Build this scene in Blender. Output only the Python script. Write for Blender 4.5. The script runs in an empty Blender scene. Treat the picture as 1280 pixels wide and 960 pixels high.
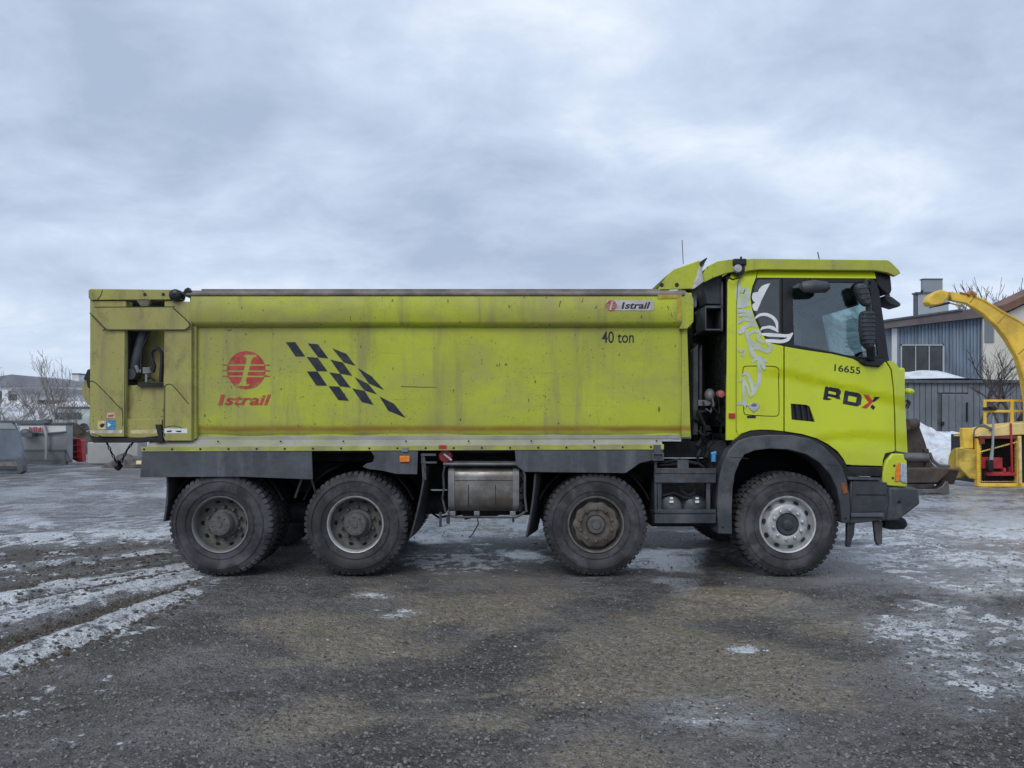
import bpy, bmesh, math, random
import numpy as np
from mathutils import Vector, Matrix
from mathutils.geometry import tessellate_polygon
random.seed(7); np.random.seed(7)
R = math.radians
SC = bpy.context.scene
COL = SC.collection

# ------------------------------------------------------------------ camera
F, D0, HC, HY = 961.0, 7.75, 1.60, 522.0      # focal length in photo pixels, metres to the truck's side, eye height, horizon row
cam = bpy.data.cameras.new("camera"); co = bpy.data.objects.new("camera", cam); COL.objects.link(co)
cam.sensor_width = 36; cam.lens = F / 1280 * 36
co.location = (0, -D0, HC); co.rotation_euler = (R(90), 0, 0)
cam.shift_y = (HY - 480) / 1280
cam.clip_start = 0.1; cam.clip_end = 3000
SC.camera = co
# ------------------------------------------------------------------ sky
SKY_OFF = (12.6, 6.6, 0)
SUN_EL, SUN_AZ = R(42), R(200)                 # veiled sun behind the photographer
w = bpy.data.worlds.new("World"); SC.world = w; w.use_nodes = True
nt = w.node_tree; nt.nodes.clear()
def wn(t, **k):
    n = nt.nodes.new(t)
    for a, b in k.items(): setattr(n, a, b)
    return n
def wmath(op, a, b=None, c=None):
    n = wn('ShaderNodeMath', operation=op)
    for i, v in enumerate((a, b, c)):
        if v is None: continue
        if isinstance(v, (int, float)): n.inputs[i].default_value = v
        else: nt.links.new(v, n.inputs[i])
    return n.outputs[0]
sky = wn('ShaderNodeTexSky', sky_type='NISHITA', sun_disc=False, sun_elevation=SUN_EL, sun_rotation=SUN_AZ)
tc = wn('ShaderNodeTexCoord'); sep = wn('ShaderNodeSeparateXYZ'); nt.links.new(tc.outputs['Generated'], sep.inputs[0])
zz = wmath('ADD', wmath('MAXIMUM', sep.outputs[2], 0.0), 0.34)
cx_ = wmath('DIVIDE', sep.outputs[0], zz); cy_ = wmath('DIVIDE', sep.outputs[1], zz)
cmb = wn('ShaderNodeCombineXYZ'); nt.links.new(cx_, cmb.inputs[0]); nt.links.new(cy_, cmb.inputs[1])
def wnoise(scale, detail, rough, dist, off, sy=1.0):
    mp = wn('ShaderNodeMapping'); mp.inputs['Location'].default_value = off; mp.inputs['Scale'].default_value = (1, sy, 1)
    nt.links.new(cmb.outputs[0], mp.inputs[0])
    n = wn('ShaderNodeTexNoise'); n.inputs['Scale'].default_value = scale; n.inputs['Detail'].default_value = detail
    n.inputs['Roughness'].default_value = rough; n.inputs['Distortion'].default_value = dist
    nt.links.new(mp.outputs[0], n.inputs['Vector']); return n.outputs['Fac']
n1 = wnoise(1.15, 4, 0.50, 0.25, SKY_OFF, 1.25); n2 = wnoise(3.4, 10, 0.62, 0.30, (7.3, 2.2, 0), 1.25)
cl = wmath('ADD', wmath('MULTIPLY', n1, 0.64), wmath('MULTIPLY', n2, 0.36))
cr = wn('ShaderNodeValToRGB'); nt.links.new(cl, cr.inputs[0])
e = cr.color_ramp.elements; e[0].position = 0.40; e[0].color = (0.42, 0.515, 0.675, 1)
e[1].position = 0.66; e[1].color = (0.90, 0.97, 1.05, 1)
m1 = cr.color_ramp.elements.new(0.475); m1.color = (0.52, 0.62, 0.79, 1)
m2 = cr.color_ramp.elements.new(0.55); m2.color = (0.63, 0.735, 0.91, 1)
# slightly brighter and whiter low over the horizon, as thin cloud is
hz = wmath('SUBTRACT', 1.0, wmath('MULTIPLY', sep.outputs[2], 5.0)); hz = wmath('MAXIMUM', hz, 0.0); hz = wmath('MULTIPLY', hz, 0.30)
mxh = wn('ShaderNodeMix', data_type='RGBA'); nt.links.new(hz, mxh.inputs[0]); nt.links.new(cr.outputs[0], mxh.inputs[6]); mxh.inputs[7].default_value = (0.68, 0.79, 0.93, 1)
bg1 = wn('ShaderNodeBackground'); bg1.inputs[1].default_value = 0.10; nt.links.new(sky.outputs[0], bg1.inputs[0])
bg2 = wn('ShaderNodeBackground'); bg2.inputs[1].default_value = 1.0; nt.links.new(mxh.outputs[2], bg2.inputs[0])
ms = wn('ShaderNodeMixShader'); ms.inputs[0].default_value = 0.93
nt.links.new(bg1.outputs[0], ms.inputs[1]); nt.links.new(bg2.outputs[0], ms.inputs[2])
wo = wn('ShaderNodeOutputWorld'); nt.links.new(ms.outputs[0], wo.inputs[0])
sl = bpy.data.lights.new("sun", 'SUN'); sl.energy = 1.3; sl.angle = R(35); sl.color = (1.0, 0.97, 0.92)
so = bpy.data.objects.new("sun", sl); COL.objects.link(so)
so.rotation_euler = (R(90) - SUN_EL, 0, R(180) - SUN_AZ); so.location = (0, -20, 30)
SC.view_settings.view_transform = 'Standard'; SC.view_settings.look = 'None'; SC.view_settings.exposure = 0.06
SC.cycles.use_denoising = True; SC.cycles.max_bounces = 6; SC.cycles.transparent_max_bounces = 12

# ------------------------------------------------------------------ helpers
def P(px, py, Y=0.0):
    D = D0 + Y
    return Vector(((px - 640) * D / F, Y, HC - (py - HY) * D / F))
WL = {}
def top(name, loc, label, cat, group=None):
    o = bpy.data.objects.new(name, None); COL.objects.link(o); o.location = loc; o.empty_display_size = .2
    o['label'] = label; o['category'] = cat
    if group: o['group'] = group
    WL[o.name] = Vector(loc); return o
def node(name, loc, parent):
    o = bpy.data.objects.new(name, None); COL.objects.link(o); o.parent = parent
    o.location = Vector(loc) - WL[parent.name]; WL[o.name] = Vector(loc); return o
class G:
    def __init__(s): s.v = []; s.f = []; s.m = []; s.mi = 0
    def add(s, vs, fs):
        b = len(s.v); s.v += [tuple(v) for v in vs]
        for f in fs: s.f.append([b + i for i in f]); s.m.append(s.mi)
        return s
    def box(s, x0, x1, y0, y1, z0, z1):
        v = [(x, y, z) for z in (z0, z1) for y in (y0, y1) for x in (x0, x1)]
        return s.add(v, [(0,2,3,1),(4,5,7,6),(0,1,5,4),(2,6,7,3),(0,4,6,2),(1,3,7,5)])
    def pbox(s, px0, py0, px1, py1, Y, depth):          # front face measured at depth Y, real thickness behind it
        a = P(px0, py1, Y); b = P(px1, py0, Y)
        return s.box(a.x, b.x, Y, Y + depth, a.z, b.z)
    def poly(s, pts, y0, y1):                            # outline in (x, z), pushed from y0 to y1
        n = len(pts)
        ar = sum(pts[i][0]*pts[(i+1)%n][1]-pts[(i+1)%n][0]*pts[i][1] for i in range(n))
        if ar < 0: pts = pts[::-1]
        v = [(p[0], y0, p[1]) for p in pts] + [(p[0], y1, p[1]) for p in pts]
        f = [list(range(n)), list(range(2*n-1, n-1, -1))] + [(i, i+n, (i+1)%n+n, (i+1)%n) for i in range(n)]
        return s.add(v, f)
    def ppoly(s, pts, Y, depth): return s.poly([(P(a, b, Y).x, P(a, b, Y).z) for a, b in pts], Y, Y + depth)
    def prism(s, prof, x0, x1):                          # profile in (y, z) along x
        n = len(prof)
        ar = sum(prof[i][0]*prof[(i+1)%n][1]-prof[(i+1)%n][0]*prof[i][1] for i in range(n))
        if ar < 0: prof = prof[::-1]
        v = [(x0, p[0], p[1]) for p in prof] + [(x1, p[0], p[1]) for p in prof]
        f = [list(range(n-1, -1, -1)), list(range(n, 2*n))] + [(i, (i+1)%n, (i+1)%n+n, i+n) for i in range(n)]
        return s.add(v, f)
    def tube(s, pts, r, n=8, cap=True):
        pts = [Vector(p) for p in pts]; rs = r if isinstance(r, (list, tuple)) else [r]*len(pts)
        b = len(s.v); up = Vector((0.13, 0.2, 1)).normalized(); prev = None
        for i, p in enumerate(pts):
            d = (pts[min(i+1, len(pts)-1)] - pts[max(i-1, 0)])
            if d.length < 1e-9: d = Vector((0, 0, 1))
            d.normalize()
            if prev is None:
                a = d.cross(up)
                if a.length < .1: a = d.cross(Vector((1, 0, 0)))
            else: a = prev - d*prev.dot(d)
            a.normalize(); prev = a; c = d.cross(a)
            for k in range(n):
                t = 2*math.pi*k/n; q = p + (a*math.cos(t) + c*math.sin(t))*rs[i]; s.v.append(tuple(q))
        for i in range(len(pts)-1):
            for k in range(n):
                s.f.append([b+i*n+k, b+i*n+(k+1)%n, b+(i+1)*n+(k+1)%n, b+(i+1)*n+k]); s.m.append(s.mi)
        if cap:
            s.f.append([b+k for k in range(n-1, -1, -1)]); s.m.append(s.mi)
            e_ = b+(len(pts)-1)*n; s.f.append([e_+k for k in range(n)]); s.m.append(s.mi)
        return s
    def lathe(s, prof, c, axis='y', n=48, scal=None):    # prof: (radius, offset along axis)
        b = len(s.v)
        for i in range(n):
            t = 2*math.pi*i/n
            for j, (r, h) in enumerate(prof):
                rr = r*(scal(t, j) if scal else 1)
                a, d = rr*math.cos(t), rr*math.sin(t)
                if axis == 'y': s.v.append((c[0]+a, c[1]+h, c[2]+d))
                elif axis == 'x': s.v.append((c[0]+h, c[1]+a, c[2]+d))
                else: s.v.append((c[0]+a, c[1]+d, c[2]+h))
        m = len(prof)
        for i in range(n):
            for j in range(m-1):
                q = [b+i*m+j, b+((i+1)%n)*m+j, b+((i+1)%n)*m+j+1, b+i*m+j+1]
                if axis == 'y': q = q
                s.f.append(q if axis != 'y' else q[::-1]); s.m.append(s.mi)
        return s
    def blob(s, c, r, sub=2, amp=.0, seed=0):
        bm = bmesh.new(); bmesh.ops.create_icosphere(bm, subdivisions=sub, radius=1)
        rnd = random.Random(seed); ph = [rnd.uniform(0, 6) for _ in range(6)]
        vs = []
        for v in bm.verts:
            p = v.co; k = 1 + amp*(math.sin(3*p.x+ph[0])+math.sin(4*p.y+ph[1])+math.sin(3.5*p.z+ph[2])+.6*math.sin(9*p.x+7*p.z+ph[3]))/2.4
            vs.append((c[0]+p.x*r[0]*k, c[1]+p.y*r[1]*k, c[2]+p.z*r[2]*k))
        s.add(vs, [[v.index for v in f.verts] for f in bm.faces]); bm.free(); return s
def finish(name, me, mats, parent, origin, bevel=0, smooth=38, props=None):
    for m in (mats if isinstance(mats, (list, tuple)) else [mats]): me.materials.append(m)
    if smooth:
        me.polygons.foreach_set('use_smooth', [True]*len(me.polygons)); me.set_sharp_from_angle(angle=R(smooth))
    o = bpy.data.objects.new(name, me); COL.objects.link(o)
    if parent: o.parent = parent; o.location = origin - WL[parent.name]
    else: o.location = origin
    WL[o.name] = origin.copy()
    if bevel:
        b = o.modifiers.new('bevel', 'BEVEL'); b.width = bevel; b.segments = 2; b.limit_method = 'ANGLE'; b.angle_limit = R(40)
        b.harden_normals = False
    if props:
        for k, v in props.items(): o[k] = v
    return o
SMALL = ('wheel_nuts', 'hand_holes', 'ledge_bolts', 'guard_bolts', 'fender_bolts', 'housing_bolts', 'arm_holes', 'weld_seams', 'mirror_ribs', 'vent_slats', 'brake_hoses_and_tanks', 'pipe_tangle', 'yellow_chain', 'chassis_frame', 'ribs', 'chute_ribs', 'door_seams', 'louvre', 'hanging_chain', 'air_hoses', 'clamp', 'cover_seams', 'fender_joints', 'silver_script', 'white_script', 'chequered_flag_print', 'round_logo_print', 'valve_block', 'auger_frame')
def mk(name, g, mats, parent=None, bevel=0, smooth=38, fix=True, origin=None, **props):
    if name in SMALL: props.setdefault('kind', 'stuff')
    v = np.array(g.v, dtype=float)
    c = Vector(origin) if origin is not None else Vector(((v[:,0].min()+v[:,0].max())/2, (v[:,1].min()+v[:,1].max())/2, v[:,2].min()))
    me = bpy.data.meshes.new(name); me.from_pydata([tuple(a) for a in (v - np.array(c))], [], g.f)
    me.polygons.foreach_set('material_index', g.m)
    if fix:
        bm = bmesh.new(); bm.from_mesh(me); bmesh.ops.recalc_face_normals(bm, faces=bm.faces); bm.to_mesh(me); bm.free()
    me.update()
    return finish(name, me, mats, parent, c, bevel, smooth, props)
cabY_ref = [None]
def panel(name, outer, holes, yf, thick, mats, parent, cell=.06, bevel=.004, ref=.04, smooth=38, mirror=False, **props):
    """sheet whose outline (and openings) is given in photo pixels at depth ref; yf(x, z) gives its real surface depth"""
    loops = [[Vector((P(a, b, ref).x, P(a, b, ref).z, 0)) for a, b in L] for L in [outer]+holes]
    flat = [p for L in loops for p in L]
    tris = tessellate_polygon(loops)
    bm = bmesh.new(); vs = [bm.verts.new((p.x, 0, p.y)) for p in flat]
    for t in tris:
        if len(set(t)) == 3:
            try: bm.faces.new([vs[i] for i in t])
            except ValueError: pass
    xs = [p.x for p in flat]; zs = [p.y for p in flat]
    for lo, hi, no in ((min(xs), max(xs), (1,0,0)), (min(zs), max(zs), (0,0,1))):
        k = math.ceil(lo/cell)*cell
        while k < hi:
            bmesh.ops.bisect_plane(bm, geom=bm.verts[:]+bm.edges[:]+bm.faces[:], plane_co=(k,0,0) if no[0] else (0,0,k), plane_no=no, dist=1e-5)
            k += cell
    for f in bm.faces:
        f.normal_update()
        if f.normal.y > 0: f.normal_flip()
    for v in bm.verts:
        v.co.y = yf(v.co.x, v.co.z); k = (D0+v.co.y)/(D0+ref) if yf is cabY_ref[0] else 1; v.co.x *= k; v.co.z = HC+(v.co.z-HC)*k
    fr = bm.faces[:]; be = [e_ for e_ in bm.edges if len(e_.link_faces) == 1]
    mp = {v: bm.verts.new((v.co.x, v.co.y+thick, v.co.z)) for v in bm.verts[:]}
    for f in fr: bm.faces.new([mp[v] for v in reversed(f.verts)])
    for e_ in be:
        l = e_.link_loops[0]; a = l.vert; b = l.link_loop_next.vert
        bm.faces.new((b, a, mp[a], mp[b]))
    if mirror:
        for v in bm.verts: v.co.y = 2.5 - v.co.y
        bmesh.ops.reverse_faces(bm, faces=bm.faces[:])
    c = Vector((sum(v.co.x for v in bm.verts)/len(bm.verts), sum(v.co.y for v in bm.verts)/len(bm.verts), min(v.co.z for v in bm.verts)))
    for v in bm.verts: v.co -= c
    me = bpy.data.meshes.new(name); bm.to_mesh(me); bm.free()
    return finish(name, me, mats, parent, c, bevel, smooth, props)
def text(name, s, x0, y0, x1, y1, Y, mat, parent, shear=0, bold=0, rot=0, yf=None, **props):
    cu = bpy.data.curves.new('t', 'FONT'); cu.body = s; cu.shear = shear; cu.offset = bold; cu.extrude = .0; cu.resolution_u = 6
    to = bpy.data.objects.new('t', cu); COL.objects.link(to)
    dg = bpy.context.evaluated_depsgraph_get(); me = bpy.data.meshes.new_from_object(to.evaluated_get(dg))
    bpy.data.objects.remove(to); v = np.empty(len(me.vertices)*3); me.vertices.foreach_get('co', v); v = v.reshape(-1, 3)
    a = P(x0, y1, Y); b = P(x1, y0, Y)
    sx = (b.x-a.x)/(v[:,0].max()-v[:,0].min()); sz = (b.z-a.z)/(v[:,1].max()-v[:,1].min())
    X = (v[:,0]-v[:,0].min())*sx; Z = (v[:,1]-v[:,1].min())*sz
    Z = Z + X*math.tan(rot)
    yo = np.zeros_like(X) if yf is None else np.array([yf(a.x+p, a.z+q)-.003-Y for p, q in zip(X, Z)])
    n = np.stack([X, yo, Z], 1); me.vertices.foreach_set('co', n.ravel()); me.update()
    bm = bmesh.new(); bm.from_mesh(me)
    for f in bm.faces:
        f.normal_update()
    if sum(f.normal.y for f in bm.faces) > 0: bmesh.ops.reverse_faces(bm, faces=bm.faces[:])
    bm.to_mesh(me); bm.free()
    return finish(name, me, mat, parent, Vector((a.x, Y, a.z)), 0, 0, props)
def decal(g, pts, Y):                                   # flat printed shape on a surface at depth Y
    q = [P(a, b, Y) for a, b in pts]; n = len(q)
    tr = tessellate_polygon([[Vector((p.x, p.z, 0)) for p in q]])
    g.add(q, [t if (q[t[1]]-q[t[0]]).cross(q[t[2]]-q[t[0]]).y < 0 else t[::-1] for t in tr]); return g
def slant(g, x0t, x1t, yt, x0b, x1b, yb, Y, n=8):
    for i in range(n):
        a, b = i/n, (i+1)/n; L = lambda p, q, t: p+(q-p)*t
        decal(g, [(L(x0t,x0b,a), L(yt,yb,a)), (L(x1t,x1b,a), L(yt,yb,a)), (L(x1t,x1b,b), L(yt,yb,b)), (L(x0t,x0b,b), L(yt,yb,b))], Y)
    return g
def conform(g, yf, off=.003):                           # lay a print on the curved sheet beneath it
    y0 = max(v[1] for v in g.v); g.v = [(v[0], yf(v[0], v[2])-off+v[1]-y0, v[2]) for v in g.v]; return g
def stroke(g, pts, ws, Y, sm=6):
    pts = [Vector((a, b)) for a, b in pts]
    if not isinstance(ws, (list, tuple)): ws = [ws]*len(pts)
    # Catmull-Rom
    o, ww = [], []
    for i in range(len(pts)-1):
        p0 = pts[max(i-1, 0)]; p1 = pts[i]; p2 = pts[i+1]; p3 = pts[min(i+2, len(pts)-1)]
        for k in range(sm):
            t = k/sm
            o.append(.5*((2*p1)+(p2-p0)*t+(2*p0-5*p1+4*p2-p3)*t*t+(3*p1-p0-3*p2+p3)*t**3)); ww.append(ws[i]*(1-t)+ws[i+1]*t)
    o.append(pts[-1]); ww.append(ws[-1])
    L, Rr = [], []
    for i, p in enumerate(o):
        d = (o[min(i+1, len(o)-1)]-o[max(i-1, 0)]); d = d.normalized() if d.length > 1e-6 else Vector((1, 0))
        nn = Vector((-d.y, d.x))*ww[i]/2; L.append(P(*(p+nn), Y)); Rr.append(P(*(p-nn), Y))
    n = len(L); g.add(L+Rr, [(i, i+1, i+1+n, i+n) for i in range(n-1)]); return g

# ------------------------------------------------------------------ materials
class M:
    def __init__(s, name, rough=.6, metal=0, spec=.5):
        s.m = bpy.data.materials.new(name); s.m.use_nodes = True; s.t = s.m.node_tree
        s.b = s.t.nodes['Principled BSDF']; s.b.inputs['Roughness'].default_value = rough; s.b.inputs['Metallic'].default_value = metal
        s.b.inputs['Specular IOR Level'].default_value = spec
        s.pos = s.n('ShaderNodeNewGeometry').outputs['Position']; s.xyz = None
    def n(s, t, **k):
        x = s.t.nodes.new(t)
        for a, b in k.items(): setattr(x, a, b)
        return x
    def set(s, sock, v):
        if isinstance(v, bpy.types.NodeSocket): s.t.links.new(v, sock)
        elif isinstance(v, (tuple, list)) and len(v) == 3 and sock.type == 'RGBA': sock.default_value = (*v, 1)
        else: sock.default_value = v
    def x(s, i):
        if not s.xyz: s.xyz = s.n('ShaderNodeSeparateXYZ'); s.t.links.new(s.pos, s.xyz.inputs[0])
        return s.xyz.outputs[i]
    def math(s, op, a, b=0, c=0):
        n = s.n('ShaderNodeMath', operation=op)
        s.set(n.inputs[0], a); s.set(n.inputs[1], b)
        if op in ('MULTIPLY_ADD', 'SMOOTH_MIN'): s.set(n.inputs[2], c)
        return n.outputs[0]
    def noise(s, scale, detail=4, rough=.55, stretch=(1,1,1), dist=0, off=(0,0,0)):
        mp = s.n('ShaderNodeMapping'); mp.inputs['Scale'].default_value = stretch; mp.inputs['Location'].default_value = off; s.t.links.new(s.pos, mp.inputs[0])
        n = s.n('ShaderNodeTexNoise'); n.inputs['Scale'].default_value = scale; n.inputs['Detail'].default_value = detail
        n.inputs['Roughness'].default_value = rough; n.inputs['Distortion'].default_value = dist
        s.t.links.new(mp.outputs[0], n.inputs['Vector']); return n.outputs['Fac']
    def voro(s, scale, stretch=(1,1,1), out='Distance', rnd=1):
        mp = s.n('ShaderNodeMapping'); mp.inputs['Scale'].default_value = stretch; s.t.links.new(s.pos, mp.inputs[0])
        n = s.n('ShaderNodeTexVoronoi'); n.inputs['Scale'].default_value = scale; n.inputs['Randomness'].default_value = rnd
        s.t.links.new(mp.outputs[0], n.inputs['Vector']); return n.outputs[out]
    def step(s, v, lo, hi, a=0., b=1.):
        n = s.n('ShaderNodeMapRange', interpolation_type='SMOOTHSTEP'); s.set(n.inputs[0], v)
        for i, q in enumerate((lo, hi, a, b)): s.set(n.inputs[i+1], q)
        return n.outputs[0]
    def mix(s, f, a, b):
        n = s.n('ShaderNodeMix', data_type='RGBA'); s.set(n.inputs[0], f); s.set(n.inputs[6], a); s.set(n.inputs[7], b); return n.outputs[2]
    def attr(s, name): return s.n('ShaderNodeAttribute', attribute_name=name).outputs['Fac']
    def col(s, c): s.set(s.b.inputs['Base Color'], c); return s
    def rough(s, v): s.set(s.b.inputs['Roughness'], v); return s
    def bump(s, h, strength=.3, dist=.01):
        n = s.n('ShaderNodeBump'); s.set(n.inputs['Strength'], strength); n.inputs['Distance'].default_value = dist
        s.set(n.inputs['Height'], h); s.t.links.new(n.outputs[0], s.b.inputs['Normal']); return s
def plain(name, c, rough=.6, metal=0, var=.25, scale=6, spec=.5, bump=.0, dirt=None, amt=.5):
    m = M(name, rough, metal, spec)
    n = m.noise(scale, 6, .62)
    k = m.step(n, .3, .7)
    base = m.mix(k, tuple(x*(1-var) for x in c), tuple(min(1, x*(1+var)) for x in c))
    if dirt:
        d = m.step(m.noise(scale*.6, 8, .7, off=(3, 1, 7)), .42, .68, 0, amt); base = m.mix(d, base, dirt)
    m.col(base); m.rough(m.step(m.noise(scale*2, 4, .6, off=(9,2,4)), .3, .7, max(.05, rough-.12), min(1, rough+.12)))
    if bump: m.bump(m.noise(scale*14, 4, .6), bump, .004)
    return m.m

LIME = (0.58, 0.66, 0.010)
# clean cab paint
m = M('lime_cab_paint', .33, 0, .35)
c = m.mix(m.step(m.noise(1.6, 5, .6), .35, .7), LIME, (0.53, 0.60, 0.012))
c = m.mix(m.step(m.noise(9, 8, .7, off=(1,4,2)), .54, .74, 0, .32), c, (0.36, 0.38, 0.11))
c = m.mix(m.step(m.math('ADD', m.x(2), m.math('MULTIPLY', m.noise(5, 5, .6), .5)), 1.75, 1.15, 0, .28), c, (0.36, 0.38, 0.14))
m.col(c); m.b.inputs['Coat Weight'].default_value = .5; m.b.inputs['Coat Roughness'].default_value = .09; m.bump(m.noise(30, 3), .03, .002); cab_paint = m.m
# weathered body paint
def bodymat(name, heavy, rust=False):
    m = M(name, .5, 0, .35)
    c = m.mix(m.step(m.noise(1.1, 6, .6), .35, .68), (0.465, 0.53, 0.034), (0.375, 0.42, 0.045))
    big = m.noise(.9, 8, .68, (1, 1, 1.5), .6, (2, 9, 1))
    rear = m.step(m.x(0), -1.4, -4.4, 0, .22)
    f = m.step(m.math('ADD', big, rear), .38, .72, .03*heavy, min(.9, .55*heavy))
    c = m.mix(f, c, (0.34, 0.305, 0.115))
    st = m.noise(5, 7, .65, (1, 1, .1), .2)                      # run-down streaks
    c = m.mix(m.step(st, .50, .72, 0, min(.8, .50*heavy)), c, (0.23, 0.20, 0.11))
    c = m.mix(m.step(m.noise(14, 8, .75, (1, 1, .7)), .54, .68, 0, min(.7, .4*heavy)), c, (0.33, 0.35, 0.07))
    if heavy > 1.5: c = m.mix(m.step(m.noise(3.1, 8, .72, (1,1,.6), off=(6,1,6)), .47, .66, 0, .7), c, (0.17, 0.135, 0.06))
    sp = m.math('MULTIPLY', m.step(m.noise(55, 2, .5, off=(2,1,6)), .665, .70), m.step(m.noise(2.2, 3, .5, off=(5,5,5)), .40, .6, .05, 1))
    c = m.mix(m.math('MULTIPLY', sp, .8), c, (0.05, 0.035, 0.02))
    sp2 = m.step(m.noise(22, 2, .5, (1, 1, .5), off=(8,4,5)), .715, .74, 0, .75)
    c = m.mix(sp2, c, (0.07, 0.05, 0.03))
    sc = m.step(m.noise(30, 4, .6, (.03, 1, 1), off=(1,3,3)), .66, .69, 0, .35); c = m.mix(sc, c, (0.25, 0.25, 0.1))
    if rust:                                                      # worn primer line along the lower crease and darker olive green under it
        z0 = P(0, 536, .06).z
        zn = m.math('ADD', m.x(2), m.math('MULTIPLY', m.math('SUBTRACT', m.noise(3, 6, .6, (1,1,.4)), .5), .035))
        band = m.math('MULTIPLY', m.step(zn, z0-.045, z0-.005), m.step(zn, z0+.05, z0+.005))
        band = m.math('MULTIPLY', band, m.step(m.noise(2.3, 6, .65), .30, .55, .55, 1.))
        c = m.mix(band, c, (0.31, 0.19, 0.035))
        c = m.mix(m.step(zn, z0-.02, z0-.06, 0, .5), c, (0.20, 0.22, 0.05))
        zt = P(0, 404, .03).z                                      # darker olive just under the top rail
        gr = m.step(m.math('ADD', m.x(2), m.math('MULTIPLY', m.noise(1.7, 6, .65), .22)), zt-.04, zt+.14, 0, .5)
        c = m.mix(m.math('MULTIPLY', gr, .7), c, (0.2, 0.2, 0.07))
    m.col(c); m.bump(m.math('ADD', m.noise(2.5, 3, .5, off=(4,4,4)), m.math('MULTIPLY', m.noise(50, 3), .08)), .35, .04)
    m.rough(m.step(m.noise(4, 5), .3, .7, .45, .7))
    return m.m
body_paint = bodymat('weathered_lime_paint', 1.2, True)
rail_paint = bodymat('dusty_lime_paint', 1.5)
gate_paint = bodymat('dirty_olive_lime_paint', 1.75)
plastic = plain('grey_plastic', (0.038, 0.043, 0.052), .5, 0, .35, 4, .45, .12, (0.13, 0.13, 0.135), .7)
m = M('rubber_skirt', .55, 0, .4)
c = m.mix(m.step(m.noise(1.8, 6, .65), .3, .7), (0.045, 0.050, 0.060), (0.090, 0.099, 0.116))
c = m.mix(m.step(m.noise(7, 6, .7, (1,1,.12)), .48, .72, 0, .65), c, (0.165, 0.17, 0.18))
c = m.mix(m.step(m.noise(12, 7, .75, off=(4,4,1)), .55, .72, 0, .6), c, (0.05, 0.047, 0.045))
m.col(c); m.bump(m.noise(6, 3), .3, .03); skirtm = m.m
dark = plain('dark_underbody', (0.018, 0.018, 0.021), .75, 0, .4, 7, .3, .1, (0.05, 0.045, 0.04), .6)
black = plain('black_trim', (0.014, 0.015, 0.018), .35, 0, .3, 6, .4)
flapm = plain('mudflap_rubber', (0.04, 0.042, 0.046), .7, 0, .3, 5, .3, .1, (0.10, 0.10, 0.10), .6)
steel = plain('bright_steel', (0.55, 0.56, 0.57), .38, .75, .15, 9, .5, .05, (0.25, 0.24, 0.22), .5)
alu = plain('dull_tank_metal', (0.24, 0.23, 0.215), .42, .65, .35, 4, .5, .05, (0.12, 0.10, 0.085), .75)
greysteel = plain('grey_painted_steel', (0.20, 0.205, 0.215), .5, .2, .25, 6, .5, .05, (0.10, 0.09, 0.08), .6)
rustbrown = plain('muddy_hub_metal', (0.13, 0.115, 0.10), .7, .2, .35, 9, .3, .2, (0.06, 0.045, 0.03), .7)
dishm = plain('dusty_rim', (0.15, 0.145, 0.135), .65, .2, .3, 9, .3, .1, (0.07, 0.06, 0.05), .6)
hubm = plain('dusty_hub', (0.10, 0.10, 0.10), .7, .1, .25, 12, .3, .2, (0.16, 0.15, 0.14), .5)
rimm = plain('silver_rim', (0.50, 0.51, 0.52), .42, .35, .12, 12, .5, .05, (0.2, 0.18, 0.15), .6)
railtop = plain('dust_caked_rail', (0.22, 0.19, 0.175), .8, 0, .3, 4, .2, .2, (0.10, 0.085, 0.075), .7)
ledgem = plain('dust_grey_ledge', (0.33, 0.32, 0.29), .7, 0, .18, 3, .3, .1, (0.34, 0.36, 0.14), .6)
decalred = plain('faded_red_print', (0.42, 0.045, 0.05), .5, 0, .25, 14, .3, 0, (0.36, 0.25, 0.08), .5)
decalblack = plain('dark_print', (0.016, 0.020, 0.035), .45, 0, .3, 14, .3, 0, (0.07, 0.08, 0.05), .5)
decalsilver = plain('silver_script', (0.52, 0.57, 0.50), .4, 0, .15, 8, .3, 0, (0.42, 0.5, 0.2), .35)
decalwhite = plain('white_script', (0.74, 0.76, 0.78), .4, 0, .06, 8, .3)
redm = plain('red_marker', (0.45, 0.02, 0.02), .4, 0, .2, 20)
amber = plain('amber_lens', (0.75, 0.22, 0.02), .25, 0, .2, 20)
yellowm = plain('machine_yellow', (0.82, 0.54, 0.07), .45, 0, .16, 2.5, .4, .05, (0.30, 0.2, 0.06), .5)
rubbish = plain('oily_red', (0.36, 0.025, 0.03), .5, 0, .3, 6)
m = M('tyre_rubber', .78, 0, .25)
c = m.mix(m.step(m.noise(3.5, 7, .65), .35, .7), (0.030, 0.030, 0.034), (0.098, 0.099, 0.107))
c = m.mix(m.step(m.noise(16, 6, .7), .5, .8, 0, .6), c, (0.13, 0.128, 0.125)); c = m.mix(m.step(m.noise(1.7, 3, .5, off=(3,3,8)), .52, .55, 0, .65), c, (0.028,0.027,0.028)); m.rough(m.step(m.noise(1.7, 3, .5, off=(3,3,8)), .53, .57, .8, .5)); m.col(c); m.bump(m.noise(40, 5, .6), .25, .004); rubber = m.m
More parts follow.
